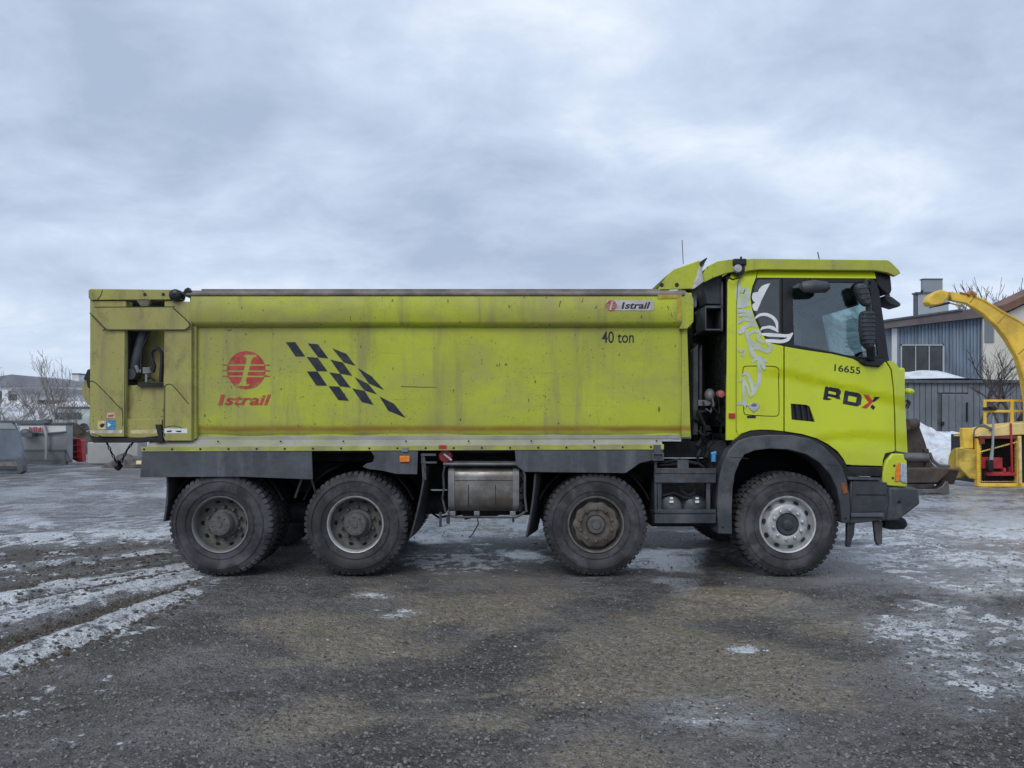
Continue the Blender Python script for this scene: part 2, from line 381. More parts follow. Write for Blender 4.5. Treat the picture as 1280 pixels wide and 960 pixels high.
def glass(name, tint, tr, rough=.02):
    m = M(name, rough, 0, .5); m.t.nodes.remove(m.b)
    out = [n for n in m.t.nodes if n.type == 'OUTPUT_MATERIAL'][0]
    tp = m.n('ShaderNodeBsdfTransparent'); tp.inputs[0].default_value = (*tint, 1)
    gl = m.n('ShaderNodeBsdfGlossy'); gl.inputs['Roughness'].default_value = rough; gl.inputs[0].default_value = (.9, .95, 1, 1)
    fr = m.n('ShaderNodeFresnel'); fr.inputs[0].default_value = 1.5
    f = m.math('MAXIMUM', m.math('MULTIPLY', fr.outputs[0], 1.3), tr)
    mx = m.n('ShaderNodeMixShader'); m.t.links.new(f, mx.inputs[0]); m.t.links.new(tp.outputs[0], mx.inputs[1]); m.t.links.new(gl.outputs[0], mx.inputs[2])
    m.t.links.new(mx.outputs[0], out.inputs[0]); return m.m
cabglass = glass('cab_glass', (.80, .89, .88), .08)
darkglass = plain('dark_glass', (0.05, 0.058, 0.062), .12, 0, .2, 2, .6)
winglass = plain('old_window_glass', (0.03, 0.032, 0.035), .12, 0, .5, 1.5, .6)
snowm = M('snow', .7, 0, .3)
snowm.col(snowm.mix(snowm.step(snowm.noise(2.2, 8, .7), .42, .72), (0.78, 0.81, 0.86), (0.45, 0.46, 0.48)))
snowm.bump(snowm.noise(9, 8, .7), .6, .08); snowm = snowm.m
# ------------------------------------------------------------------ the tipper truck
T = top('dump_truck', (-.1, 1.25, 0), 'long lime green four axle tipper truck parked side on across the wet gravel yard', 'truck')
fx = lambda v: (lambda x, z: v)
# ---- wheels
def tyre_geo(wd, seed):
    g = G(); c = (0, 0, 0); rr = .512
    prof = [(.283, .035), (.292, .012), (.30, .008), (.335, .0), (.375, -.010), (.42, -.012), (.455, -.004), (.478, .010), (.488, .016), (.500, .028), (rr, .045),
            (rr, wd*.5), (rr, wd-.045), (.500, wd-.028), (.478, wd-.01), (.42, wd+.012), (.36, wd+.006), (.30, wd-.008), (.283, wd-.035)]
    g.lathe(prof, c, n=96)
    N = 52
    for i in range(N):
        for side in (0, 1):
            t = 2*math.pi*(i + .5*side)/N; ct, st = math.cos(t), math.sin(t)
            def q(r, a, y): return (r*ct - a*st, y if not side else wd-y, r*st + a*ct)
            w_ = .0215
            pts = [(.486, .010), (.502, .014), (.525, .036), (.528, wd*.34), (.505, wd*.34), (.490, .05)]
            vs = [q(r, -w_*(1 - .12*(j in (2, 3))), y) for j, (r, y) in enumerate(pts)] + [q(r, w_*(1 - .12*(j in (2, 3))), y) for j, (r, y) in enumerate(pts)]
            n = len(pts); fs = [list(range(n)), list(range(2*n-1, n-1, -1))]+[(j, j+n, (j+1) % n+n, (j+1) % n) for j in range(n)]
            g.add(vs, fs)
        t = 2*math.pi*(i+.25)/N; ct, st = math.cos(t), math.sin(t)
        def q(r, a, y): return (r*ct - a*st, y, r*st + a*ct)
        y0, y1 = wd*.37, wd*.63
        g.add([q(.505, -.022, y0), q(.505, .022, y0), q(.505, .022, y1), q(.505, -.022, y1), q(.527, -.02, y0), q(.527, .02, y0), q(.527, .02, y1), q(.527, -.02, y1)],
              [(0,1,5,4), (1,2,6,5), (2,3,7,6), (3,0,4,7), (4,5,6,7)])
    # raised rings on the sidewall
    for r_ in (.345, .440): g.lathe([(r_-.004, -.004-(r_-.335)*.08), (r_, -.012-(r_-.335)*.07), (r_+.004, -.004-(r_-.335)*.08)], c, n=64)
    return g
def wheel(px, pz, kind, y=0.0, flip=False, wd=.31, ry=0.0):
    cpt = P(px, pz, 0); ctr = Vector((cpt.x, y, .520)); s = -1 if flip else 1
    wnode = node('wheel', ctr, T)
    def loc(g): g.v = [(ctr.x+a, ctr.y+b*s, ctr.z+c_) for a, b, c_ in g.v]; return g
    key = ('tyre', wd)
    def put(name, g, mat, sm=38, bv=0):
        if name == 'tyre':        # squashed a little where it carries the truck
            g.v = [(a*(1+.035*max(0, -.30-c_)/.2), b+(-.020 if b < wd*.3 else .02 if b > wd*.7 else 0)*max(0, min(1, (-.30-c_)/.15)), max(c_, -.512)) for a, b, c_ in g.v]
        return mk(name, loc(g), mat, wnode, smooth=sm, bevel=bv, origin=ctr)
    put('tyre', tyre_geo(wd, 0), rubber, 30)
    o = (0, 0, 0)
    if kind == 'front':
        g = G().lathe([(.290, .012), (.284, .000), (.270, .006), (.262, .05), (.250, .075), (.225, .060), (.212, .035), (.205, .020), (.190, .010), (.165, .006), (.135, .006), (.118, .012), (.112, .06)], o, n=64)
        put('rim', g, rimm)
        g = G().lathe([(.112, .05), (.108, .02), (.100, .012), (.060, .012), (.052, -.006), (.040, -.014), (.0, -.016)], o, n=32); put('hub', g, plastic)
        g = G()
        for k in range(10):
            t = 2*math.pi*(k+.3)/10; c_ = (.148*math.cos(t), 0, .148*math.sin(t))
            g.lathe([(.019, .008), (.018, -.014), (.011, -.020), (.011, -.030), (0, -.030)], c_, n=8)
        put('wheel_nuts', g, steel)
        g = G()
        for k in range(10):
            t = 2*math.pi*(k+.8)/10; ct, st = math.cos(t), math.sin(t)
            vs = []
            for j in range(10):
                u = 2*math.pi*j/10; a = .231+.019*math.cos(u); b = .030*math.sin(u)
                vs.append((a*ct-b*st, .043+ (a-.225)*.5, a*st+b*ct))
            g.add(vs, [list(range(10))])
        put('hand_holes', g, black)
    elif kind == 'hub':
        g = G().lathe([(.290, .012), (.284, .000), (.270, .006), (.262, .06), (.255, .13), (.20, .14), (.0, .14)], o, n=64); put('rim', g, dishm)
        sc = lambda t, j: 1+(.035*math.cos(10*t) if 0 < j < 5 else 0)
        g = G().lathe([(.205, .13), (.228, .045), (.222, .012), (.195, .000), (.155, -.006), (.150, .012), (.10, .016), (.092, .03)], o, n=80, scal=sc); put('hub', g, rustbrown)
        g = G().lathe([(.092, .03), (.086, -.018), (.060, -.028), (.046, -.026), (.040, -.040), (0, -.043)], o, n=32); put('hub_cap', g, hubm)
        g = G()
        for k in range(10):
            t = 2*math.pi*(k+.5)/10; c_ = (.165*math.cos(t), 0, .165*math.sin(t))
            g.lathe([(.019, .0), (.017, -.022), (.010, -.028), (0, -.028)], c_, n=8)
        put('wheel_nuts', g, rustbrown)
    else:
        g = G().lathe([(.290, .012), (.284, .000), (.276, .004), (.268, .02), (.262, .05)], o, n=64); put('rim', g, rimm if kind == 'dish_bright' else greysteel)
        g = G().lathe([(.262, .05), (.255, .10), (.240, .125), (.215, .150), (.19, .157), (.15, .15), (.10, .15), (.0, .15)], o, n=64); put('rim_disc', g, dishm)
        g = G().lathe([(.150, .15), (.148, .12), (.135, .105), (.118, .10), (.112, .0), (.104, -.012), (.055, -.018), (.030, -.016), (.026, -.028), (.0, -.028)], o, n=48)
        for k in range(8):
            t = 2*math.pi*(k+.2)/8; g.blob((.075*math.cos(t), -.012, .075*math.sin(t)), (.022, .012, .012), 1, .2, k)
        put('hub', g, hubm)
        g = G()
        for k in range(10):
            t = 2*math.pi*(k+.5)/10
            g.lathe([(.017, .15), (.016, .105), (.010, .095), (0, .095)], (.168*math.cos(t), 0, .168*math.sin(t)), n=8)
        put('wheel_nuts', g, hubm)
        g = G()
        for k in range(10):
            t = 2*math.pi*(k+.0)/10; ct, st = math.cos(t), math.sin(t); vs = []
            for j in range(10):
                u = 2*math.pi*j/10; a = .2235+.015*math.cos(u); b = .026*math.sin(u)
                vs.append((a*ct-b*st, .138 - (a-.2235)*1.1, a*st+b*ct))
            g.add(vs, [list(range(10))])
        put('hand_holes', g, black)
    return wnode
wheel(274.8, 658, 'dish', ); wheel(444, 656, 'dish_bright'); wheel(745, 657, 'hub', wd=.36); wheel(985, 655, 'front', wd=.37)
for px in (274.8, 444):                      # inner twins and the far side
    wheel(px, 656, 'dish', y=.36); wheel(px, 656, 'dish', y=2.5, flip=True); wheel(px, 656, 'dish', y=2.14, flip=True)
wheel(745, 656, 'hub', y=2.5, flip=True, wd=.36); wheel(985, 656, 'front', y=2.5, flip=True, wd=.37)

# ---- chassis
shade_black = plain('shaded_black_plastic', (0.010, 0.010, 0.012), .85, 0, .3, 5, .15)  # blackened so the shade over the wheels sits in the plastic's colour
g = G()
for y in (.82, 1.60):
    g.box(P(200,0).x, P(1095,0).x, y, y+.09, .80, 1.10)
for px in (230, 360, 520, 600, 690, 810, 880, 1050): g.box(P(px,0).x-.05, P(px,0).x+.05, .9, 1.6, .84, 1.04)
mk('chassis_frame', g, dark, T, bevel=.006)
for px in (277.5, 444, 745, 985):
    x = P(px,0).x
    g = G().tube([(x, .3, .527), (x, 2.2, .527)], .075, 12).lathe([(.0, -.2), (.12, -.19), (.2, -.08), (.21, .05), (.12, .18), (0, .19)], (x, 1.25, .56), n=20)
    for y in (.80, 1.58): g.box(x-.48, x+.48, y+.0, y+.1, .66, .76).box(x-.34, x+.34, y+.01, y+.09, .62, .66)
    g.tube([(x+.18, .62, .60), (x+.2, .70, 1.05)], .045, 8).tube([(x, .55, .58), (x-.12, .55, .58)], .11, 12)
    mk('axle', g, dark, T)
for px in (277.5, 444, 745): # inner mudguards over the wheels
    x = P(px,0).x; n = 16
    for (ya, yb) in ((.16, .72), (1.78, 2.46)):
        g = G(); b = 0
        for k in range(n+1):
            t = math.pi*(.12+.76*k/n)
            for r_ in (.60, .615):
                for y in (ya, yb): g.v.append((x+r_*math.cos(t), y, min(.527+r_*math.sin(t), 1.10)))
        for k in range(n):
            a = b+4*k
            for q in ((a, a+1, a+5, a+4), (a+2, a+6, a+7, a+3), (a, a+4, a+6, a+2), (a+1, a+3, a+7, a+5)): g.f.append(list(q)); g.m.append(0)
        mk('wheel_guard', g, shade_black, T)
g = G()
g.box(P(185,0).x, P(820,0).x, .62, .74, 1.12, 1.30).box(P(185,0).x, P(820,0).x, 1.76, 1.88, 1.12, 1.30)
g.box(P(186,0).x, P(828,0).x, .16, 2.34, 1.235, 1.27)
mk('body_subframe', g, dark, T, bevel=.006)
# spare clutter between the rear axles: hoses, air tanks, brackets
g = G(); rnd = random.Random(3)
for (px0, px1, py, y, r_) in ((330, 392, 640, .75, .12), (505, 560, 628, .8, .13), (690, 790, 600, .9, .10), (560, 650, 612, 1.1, .15)):
    a, b = P(px0, py, y), P(px1, py, y); g.tube([a, a+Vector((.04,0,0)), b-Vector((.04,0,0)), b], [r_*.7, r_, r_, r_*.7], 14)
for i in range(26):
    x = rnd.uniform(-3.2, 2.0); z = rnd.uniform(.62, 1.05); y = rnd.uniform(.55, .95)
    g.tube([(x, y, z), (x+rnd.uniform(.1,.3), y+rnd.uniform(-.1,.1), z+rnd.uniform(-.2,.1)), (x+rnd.uniform(.3,.7), y, z+rnd.uniform(-.15,.15)), (x+rnd.uniform(.5,1), y+.1, z+rnd.uniform(-.1,.2))], .014, 6)
mk('brake_hoses_and_tanks', g, dark, T)
g = G()                                               # propeller shaft and sump
g.tube([(P(300,0).x,1.25,.62), (P(880,0).x,1.25,.78)], .06, 10).box(P(820,0).x, P(1060,0).x, 1.0, 1.5, .45, .9).box(P(560,0).x, P(668,0).x, .75, 1.75, .52, .95)
mk('drivetrain', g, dark, T, bevel=.02)

# ---- tipping body
SF = .06                                              # depth of the main side sheet
def zY(py, Y): return P(0, py, Y).z
body = mk('tipper_body', (lambda g: (
    g.box(P(236,0,SF).x, P(856,0,SF).x, SF+.03, SF+.06, zY(548,SF), zY(366,SF)),
    g.box(P(236,0,SF).x, P(856,0,SF).x, 2.40, 2.44, zY(548,SF), zY(366,SF)),
    g.box(P(150,0,SF).x, P(856,0,SF).x, SF+.06, 2.40, zY(548,SF), zY(540,SF)),
    g.box(P(845,0,SF).x, P(855,0,SF).x, SF+.06, 2.40, zY(548,SF), zY(366,SF))) and g)(G()), rail_paint, T)
def side(name, prof, x0, x1, mat, x0b=None, **k):
    # prof: [(py, Y)] front surface, swept along X
    g = G(); pr = [(Y, zY(py, Y)) for py, Y in prof]; back = [(SF+.03, pr[-1][1]), (SF+.03, pr[0][1])]
    g.prism(pr+back, P(x0,0,0).x, P(x1,0,0).x); return mk(name, g, mat, body, **k)
# side sheet, gently wavy
def wav(x, z):
    zc = zY(535, SF)
    b = .004*math.sin(x*2.1+.6)*math.sin(z*3+1)+.003*math.sin(x*5.3)*math.sin(z*5.1)+.002*math.sin(x*11+2*z)
    return SF + b + (.45*max(0, zc-z))
panel('side_sheet', [(239,405),(858,405),(860,546),(239,548.5)], [], wav, .02, body_paint, body, cell=.07, bevel=0, ref=SF, smooth=50)
side('top_band', [(366, .02), (372, -.015), (401, -.02), (405, .0), (409.5, SF-.003)], 239, 865, rail_paint, bevel=.004)
g = G()                                               # rail cap along the top edge
g.prism([(.0, zY(371,0)), (-.022, zY(369,0)), (-.022, zY(366.5,0)), (.03, zY(362.5,0)), (.12, zY(362.5,0)), (.12, zY(371,0))], P(232,0).x, P(858,0).x)
g.prism([(.03, zY(364,0)), (.03, zY(360.5,0)), (.10, zY(360.5,0)), (.10, zY(364,0))], P(250,0).x, P(826,0).x)
mk('rail_cap', g, railtop, body, bevel=.005)
g = G().ppoly([(858,365),(864,368),(867,374),(867,402),(859,411),(850,411),(853,402),(855,372)], -.024, .08)
mk('rail_end_block', g, rail_paint, body, bevel=.005)
g = G().ppoly([(853,409),(859,409),(863,530),(864,547),(852,547),(852,533)], SF-.035, .07)
mk('front_corner_post', g, body_paint, body, bevel=.006)
g = G().ppoly([(238.5,401),(245.5,408),(245.5,548),(238.5,551)], SF-.035, .06)
mk('rear_corner_post', g, gate_paint, body, bevel=.006)
mk('lower_rail', G().ppoly([(245,545.5),(864,543.5),(864,548.5),(245,550)], SF+.0, .08), ledgem, body, bevel=.004)
# slanting ledge with its yellow lip and fixings
g = G(); a0, a1 = P(183, 558, -.03), P(829, 556, -.03); 
g.prism([(-.03, zY(559,-.03)), (.07, zY(548.5,.07)), (.16, zY(548.5,.16)), (.16, zY(559,.16))], a0.x, a1.x)
mk('side_ledge', g, ledgem, body, bevel=.003)
g = G().ppoly([(176,558.5),(830,555.5),(830,562),(176,564.5)], -.036, .03)
mk('ledge_lip', g, plain('worn_lip_paint', (.37,.39,.085), .6, 0, .25, 3, .3, .1, (.26,.24,.17), .85), body, bevel=.003)
g = G(); rnd = random.Random(5)
for i in range(19):
    p = P(180+i*35.2, 561.6-i*.16, -.036); g.lathe([(.011, 0), (.010, -.006), (0, -.008)], p, n=8)
for i in range(9):
    p = P(196+i*78, 551.8-i*.1, .03); g.lathe([(.010, 0), (.009, -.006), (0, -.008)], (p.x, p.y-.03, p.z), n=8)
mk('ledge_bolts', g, black, body)
mk('bracket_box', G().ppoly([(817,556),(826,556),(826,566),(817,566)], -.045, .06).ppoly([(815.5,566),(830,566),(830,576),(815.5,576),(815.5,574),(828,574),(828,568),(817.5,568),(817.5,574),(815.5,574)], -.05, .02), plastic, body, bevel=.003)
# spill guard above the front of the body
g = G().ppoly([(822,362),(836,342),(842,337),(874,325.5),(881,330),(866,361)], .10, .03)
mk('spill_guard', g, rail_paint, body, bevel=.006)
mk('spill_guard_top', G().poly([(P(836,342,.1).x, P(0,341.5,.1).z), (P(875,326,.1).x, P(0,324.8,.1).z), (P(880,329,.1).x, P(0,328,.1).z), (P(838,344,.1).x, P(0,345,.1).z)], .135, 2.35), rail_paint, body, bevel=.004)
g = G()
for a in (827, 846): g.lathe([(.022, 0), (.02, -.008), (0, -.01)], P(a, 356, .10), n=10)
mk('guard_bolts', g, black, body)
mk('radio_aerial', G().tube([P(854,330,.6), P(852.6,300,.6)], .004, 5), black, body)
# ---- prints on the side
yd = SF-.012
g = G()
for c4 in ([(356.9,427.7),(368.6,427.5),(381.2,445.5),(369.2,445.5)], [(384.2,429.0),(397.2,430.2),(410.2,448.0),(397.5,446.6)], [(415.0,435.2),(432.8,442.2),(444.2,457.2),(429.5,453.0)],
           [(382.9,446.0),(396.8,447.0),(409.2,464.2),(395.6,463.6)], [(412.4,449.3),(428.2,453.0),(440.0,469.7),(425.0,467.1)], [(446.8,459.6),(464.5,470.5),(480.0,487.5),(461.0,479.5)],
           [(383.2,464.2),(396.6,464.2),(408.7,482.0),(395.2,482.0)], [(411.1,465.2),(425.2,467.3),(438.2,484.6),(424.6,482.7)], [(442.8,471.3),(460.2,479.9),(471.1,493.0),(455.2,487.9)],
           [(410.2,482.4),(423.8,483.3),(436.0,501.0),(422.6,500.1)], [(440.0,485.4),(455.4,488.5),(466.8,506.0),(452.3,502.6)], [(474.0,495.4),(492.0,504.5),(507.0,522.5),(485.0,513.2)]): decal(g, c4, yd)
conform(g, wav); mk('chequered_flag_print', g, decalblack, body, fix=False, smooth=0)
def logo(cx, cz, r, Y, name, mat, parent):
    g = G(); 
    # disc as horizontal slices, leaving the bars and the letter open
    def half(y): return math.sqrt(max(0, r*r-y*y))
    ys = [-r+2*r*i/44 for i in range(45)]
    for i in range(44):
        y0, y1 = ys[i], ys[i+1]; ym = (y0+y1)/2/r
        if any(abs(ym-b) < .038 for b in (-.26, .04, .33)): continue
        sl = -.26*ym
        if -.80 < ym < -.68: hw = .33
        elif .72 < ym < .84: hw = .36
        elif -.68 <= ym <= .72: hw = .14 + (.05 if abs(ym) > .6 else 0)
        else: hw = 0
        for sgn in (-1, 1):
            xa = lambda yy: sgn*half(yy)
            xi = (sl*1.0+sgn*hw)*r if hw else 0
            if hw and (abs(xi) >= half(y0) or abs(xi) >= half(y1)): continue
            decal(g, [(cx+xi, cz+y0), (cx+xa(y0), cz+y0), (cx+xa(y1), cz+y1), (cx+xi, cz+y1)], Y)
    for b in (-.26, .04, .33):
        for sgn in (-1, 1):
            xi = sgn*.95*r*math.sqrt(1-b*b)
            decal(g, [(cx+xi, cz+b*r-.030*r), (cx+sgn*1.24*r, cz+b*r-.030*r), (cx+sgn*1.24*r, cz+b*r+.018*r), (cx+xi, cz+b*r+.018*r)], Y-.0005)
    if Y > 0: conform(g, wav)
    mk(name, g, mat, parent, fix=False, smooth=0)
def logo2(cx, cz, r, Y, name, mat, parent):
    logo(cx, cz, r, Y, name, mat, parent)
logo(307.2, 462.5, 24, yd, 'round_logo_print', decalred, body)
text('lettering', 'strail', 280.3, 493, 338.5, 506.5, yd, decalred, body, shear=.25, bold=.026, yf=wav)
mk('lettering', conform(slant(G(), 275.8,280.6,493.2, 272.4,277.2,506.5, yd), wav, .0045), decalred, body, fix=False, smooth=0)
text('lettering', '40 ton', 752.5, 414, 792.5, 428.5, yd, decalblack, body, bold=.008, yf=wav)
mk('sticker', G().ppoly([(758,375.5),(817,375.5),(817,388),(758,388)], -.0225, .004), plain('dirty_white_sticker', (.5,.47,.47), .5, 0, .2, 12), body)
logo2(764, 382, 6.6, -.0245, 'round_logo_print', decalred, body)
text('lettering', 'strail', 781, 377.5, 813, 386, -.0245, decalblack, body, shear=.25, bold=.026)
mk('lettering', decal(G(), [(778.6,377.6),(781.2,377.6),(779.4,386),(776.8,386)], -.0245), decalblack, body, fix=False, smooth=0)
g = G(); decal(g, [(822,368),(852,367.5),(852,400),(846.5,400),(846.5,373),(822,373.5)], -.0215)
mk('worn_orange_tape', g, plain('worn_orange', (.42,.32,.03), .6, 0, .2, 30), body, fix=False)
mk('scratch', conform(decal(G(), [(501,482.8),(546,483.8),(546,484.2),(520,484.1),(501,483.5)], yd), wav), decalblack, body, fix=False, smooth=0)

# ---- rear pillar and tailgate hardware
tg = mk('tailgate', G().ppoly([(113,376),(150,376),(150,551),(118,551),(112,546)], .12, 2.26).ppoly([(112,374),(124,374),(124,548),(113,546)], .0, .12), gate_paint, T, bevel=.01)
yb = -.02
g = G().ppoly([(112.5,376),(157.5,376),(157.5,412),(157.5,482),(156,540),(156,546),(128,546),(112,541)], yb, .14); mk('outer_post', g, gate_paint, tg, bevel=.006)
g = G().ppoly([(205.5,376),(239,377),(239.5,551),(206,551),(204,546),(204.5,482)], yb, .14); mk('inner_post', g, gate_paint, tg, bevel=.006)
g = G().ppoly([(110.3,362.5),(113,361),(215,362),(225,365),(226,374.5),(113,375),(110.5,372.5)], yb-.02, .10); mk('top_arm', g, gate_paint, tg, bevel=.006)
g = G().ppoly([(118,384.5),(210,384),(216,386),(236,404),(236,408),(231,412),(135,412),(131,410),(114,391)], yb-.022, .03); mk('cross_plate', g, gate_paint, tg, bevel=.004)
g = G()
stroke(g, [(112,391),(131,410.5),(136,412.6),(232,412.4),(236.8,408),(236.8,404),(217,385.6),(210,383.6),(118,384)], 1.1, yb-.0225, 3)
stroke(g, [(112,477),(120,479),(148,508),(153,513),(153.5,533)], 1.0, yb-.002, 3)
stroke(g, [(205,484),(208,480.8),(213,480.4),(218,484),(236,505)], 1.0, yb-.002, 3)
stroke(g, [(128,362),(126,369),(122,374)], .9, yb-.0225, 3); stroke(g, [(206,483),(205.6,546)], 1.0, yb-.002, 1); stroke(g, [(156.4,412),(155.6,546)], .9, yb-.002, 1)
mk('weld_seams', g, black, tg, fix=False, smooth=0)
g = G().ppoly([(157,482),(205,480),(204,525),(203,538),(165,540),(157,540)], .04, .05).ppoly([(157,524),(203,524),(201,545),(170,548),(157,546)], .015, .03); mk('lower_plate', g, gate_paint, tg, bevel=.006)
mk('recess_back', G().pbox(156,376,207,484, .22, .02), gate_paint, tg)
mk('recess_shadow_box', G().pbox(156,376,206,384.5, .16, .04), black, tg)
g = G().ppoly([(157,412),(160,412),(160,482),(157,482)], .02, .2).ppoly([(172,478.5),(205,478.5),(205,483),(172,483)], .0, .18); mk('recess_frame', g, dark, tg)
mk('gate_ram', G().tube([P(184,400,.10), P(176.5,425,.10)], .036, 12).tube([P(180,412,.10), P(165,470,.10)], .05, 14).tube([P(166,468,.08)+Vector((0,-.05,0)), P(166,468,.08)+Vector((0,.06,0))], .055, 14), plastic, tg)
g = G()
g.tube([P(a, b, .08) for a, b in ((188,411),(183,425),(177,436),(176,452),(176.5,466))], .014, 7)
g.tube([P(a, b, .06) for a, b in ((191,465),(193,458),(190,450),(189,441),(193,436),(199,435.5),(203,441),(203,452),(201,478))], [.021]*9, 8)
g.tube([P(a, b, .08) for a, b in ((176,476),(188,472),(194,476))], .010, 6)
mk('hydraulic_hose', g, black, tg)
mk('hose_fitting', G().pbox(178,459,187,467,.05,.05).pbox(173,462,176,466,.05,.04).pbox(187,463,191,466,.05,.04).pbox(181,467,184,478,.06,.03).tube([P(170,457,.05),P(173,466,.05)],.02,6), greysteel, tg, bevel=.004)
mk('pivot_pin', G().lathe([(.0,-.03),(.042,-.03),(.055,-.02),(.062,0),(.062,.1)], P(219,369,-.05), n=24).tube([P(219,369,-.07),P(219,369,-.08)],.022,10), black, tg)
mk('latch_horn', G().ppoly([(228,366),(231,361),(235,359),(239,364),(236,366),(233,364),(231,368)], -.03, .06), black, tg, bevel=.004)
mk('hook_bracket', G().ppoly([(170,375),(188,375),(185,383),(176,383)], -.035, .05), plain('chipped_bracket', (.12,.12,.07), .7, 0, .5, 30), tg, bevel=.004)
g = G()
for a in (181, 204): g.lathe([(.018, .004), (.016, -.004), (0, -.004)], P(a, 368, yb-.022), n=10)
mk('arm_holes', g, black, tg)
g = G().ppoly([(102,482),(104,476),(110,466),(113,466),(113,508),(108,504),(102,494)], .1, .3); mk('gate_bulge', g, gate_paint, tg, bevel=.02)
mk('rear_latch', G().ppoly([(104,474),(109,462),(112.5,461),(112.5,486),(109,484),(108,476)], .06, .08), black, tg, bevel=.006)
mk('rubber_lip', G().ppoly([(111,543),(128,546.5),(204,547),(204,550),(175,553.5),(116,553.5)], .0, .1), dark, tg, bevel=.006)
mk('catch_lever', G().ppoly([(193.5,530.5),(200.5,530.5),(204,552),(194,552.5),(197.5,545)], -.03, .03), black, tg, bevel=.004)
mk('sticker', G().ppoly([(122,526),(132,526),(132,536.5),(122,536.5)], yb-.003, .003), plain('yellow_sticker', (.6,.5,.25), .5, 0, .3, 40), tg)
g = G(); decal(g, [(124,532),(128,529),(131,530),(130,533),(127,535)], yb-.0035); mk('sticker_pictogram', g, black, tg, fix=False)
mk('sticker', G().ppoly([(133,525),(144.5,525),(144.5,536.8),(133,536.8)], yb-.003, .003), plain('blue_sticker', (.05,.22,.42), .5, 0, .3, 40), tg)
g = G(); decal(g, [(134.5,528),(139,531),(134.5,534)], yb-.0035); mk('sticker_pictogram', g, decalwhite, tg, fix=False)
mk('sticker', G().ppoly([(133.5,516),(143.5,516),(143.5,522.5),(133.5,522.5)], yb-.003, .003), plain('pale_sticker', (.55,.42,.3), .5, 0, .3, 40), tg)
g = G(); decal(g, [(135,519),(142,518),(142,520.5),(135,521.5)], yb-.0035); mk('sticker_pictogram', g, decalred, tg, fix=False)
g = G(); decal(g, [(112,538),(153,537.5),(152,541.5),(113,541.5)], yb-.0005); mk('reflector_strip', g, plain('worn_white_strip', (.55,.52,.45), .6, 0, .35, 12), tg, fix=False)
g = G(); decal(g, [(163,537.5),(197,537),(195,542),(164,542)], .0145); mk('reflector_strip', g, plain('worn_yellow_strip', (.55,.45,.22), .6, 0, .35, 10), tg, fix=False)
mk('sticker', G().ppoly([(205.5,535.5),(234,536),(234,541.5),(205.5,541.5)], yb-.003, .003), decalwhite, tg)
g = G(); decal(g, [(208,538.4),(215,537.8),(214,540),(209,540.2)], yb-.0035); decal(g, [(219,538.4),(227,538.2),(226,540.4),(221,540)], yb-.0035); stroke(g, [(206,534.8),(212,532.8),(220,532.6),(227,534.8)], .8, yb-.002, 4)
mk('sticker_pictogram', g, decalblack, tg, fix=False, smooth=0)
g = G()                                               # chain hanging under the gate
def chain(g, pts, r_):
    for i in range(len(pts)-1):
        a, b = Vector(pts[i]), Vector(pts[i+1]); n = max(2, int((b-a).length/.035))
        for k in range(n):
            c_ = a.lerp(b, (k+.5)/n); d = (b-a).normalized()*.022; s_ = Vector((.011, 0, 0)) if k % 2 else Vector((0, .011, 0))
            g.tube([c_-d, c_-d*.6+s_, c_+d*.6+s_, c_+d, c_+d*.6-s_, c_-d*.6-s_, c_-d], r_, 4, False)
chain(g, [P(133,552,.3), P(138,563,.3), P(145,577,.3)], .006); chain(g, [P(167,552,.3), P(159,562,.3), P(151,578,.3)], .006); chain(g, [P(145,577,.3), P(147,585,.3)], .009)
g.blob(P(147.5,582,.3), (.045,.04,.05), 2, .35, 4)
mk('hanging_chain', g, black, tg)
mk('marker_lamp', G().pbox(170,576,177,580.5,-.02,.05), plain('pale_lens', (.7,.6,.35), .3), T, bevel=.004)

# ---- skirts and flaps
mk('side_skirt', G().ppoly([(177.5,564.5),(389.5,562.5),(391,599.5),(300,596),(175,596.5)], -.028, .02), skirtm, T, bevel=.004)
mk('side_skirt', G().ppoly([(463,563),(522.5,562.5),(521.5,593),(495,592.5),(478,588.5),(461,586.5),(453,583.5),(458,579.5),(466,577.5),(468,571)], -.028, .02), skirtm, T, bevel=.004)
mk('side_skirt', G().ppoly([(643.5,562.5),(829,559),(829,572),(815,575.5),(800,579),(782,591.5),(656,590),(645,582)], -.028, .02), skirtm, T, bevel=.004)
mk('marker_lamp', G().pbox(499.5,570,512,577.5,-.05,.03), amber, T, bevel=.004)
mk('lamp_bracket', G().pbox(502,559,510,565,-.05,.03), greysteel, T, bevel=.004)
mk('red_reflector', G().pbox(548.5,556.5,558,561,-.042,.01), redm, T)
mk('shut_off_valve', G().lathe([(0,-.03),(.06,-.025),(.074,0),(.074,.05)], P(557,570,.04), n=20), plain('dark_red', (.2,.015,.02), .5), T)
mk('valve_lever', G().tube([P(555,568,.0), P(564.5,575.5,-.01)], .013, 8), steel, T)
def flap(name, px_t, px_b, pt, pb, y0, y1, X=None, th=.018, yaw=0):
    a = P(px_t, pt, y0); b = P(px_b, pb, y0); g = G()
    vs = []
    for y, dx in ((y0, 0), (y1, yaw)):
        n = 8
        for k in range(n+1):
            t = k/n; x = a.x+(b.x-a.x)*t + .015*math.sin(3*t); z = a.z+(b.z-a.z)*t
            vs += [(x+dx, y, z), (x+dx+th, y, z)]
    m_ = 2*9; fs = []
    for k in range(8):
        i = 2*k
        fs += [(i, i+1, i+3, i+2), (m_+i, m_+i+2, m_+i+3, m_+i+1), (i, i+2, m_+i+2, m_+i), (i+1, m_+i+1, m_+i+3, i+3)]
    fs += [(0, m_, m_+1, 1), (16, 17, m_+17, m_+16)]
    g.add(vs, fs); return mk(name, g, flapm, T)
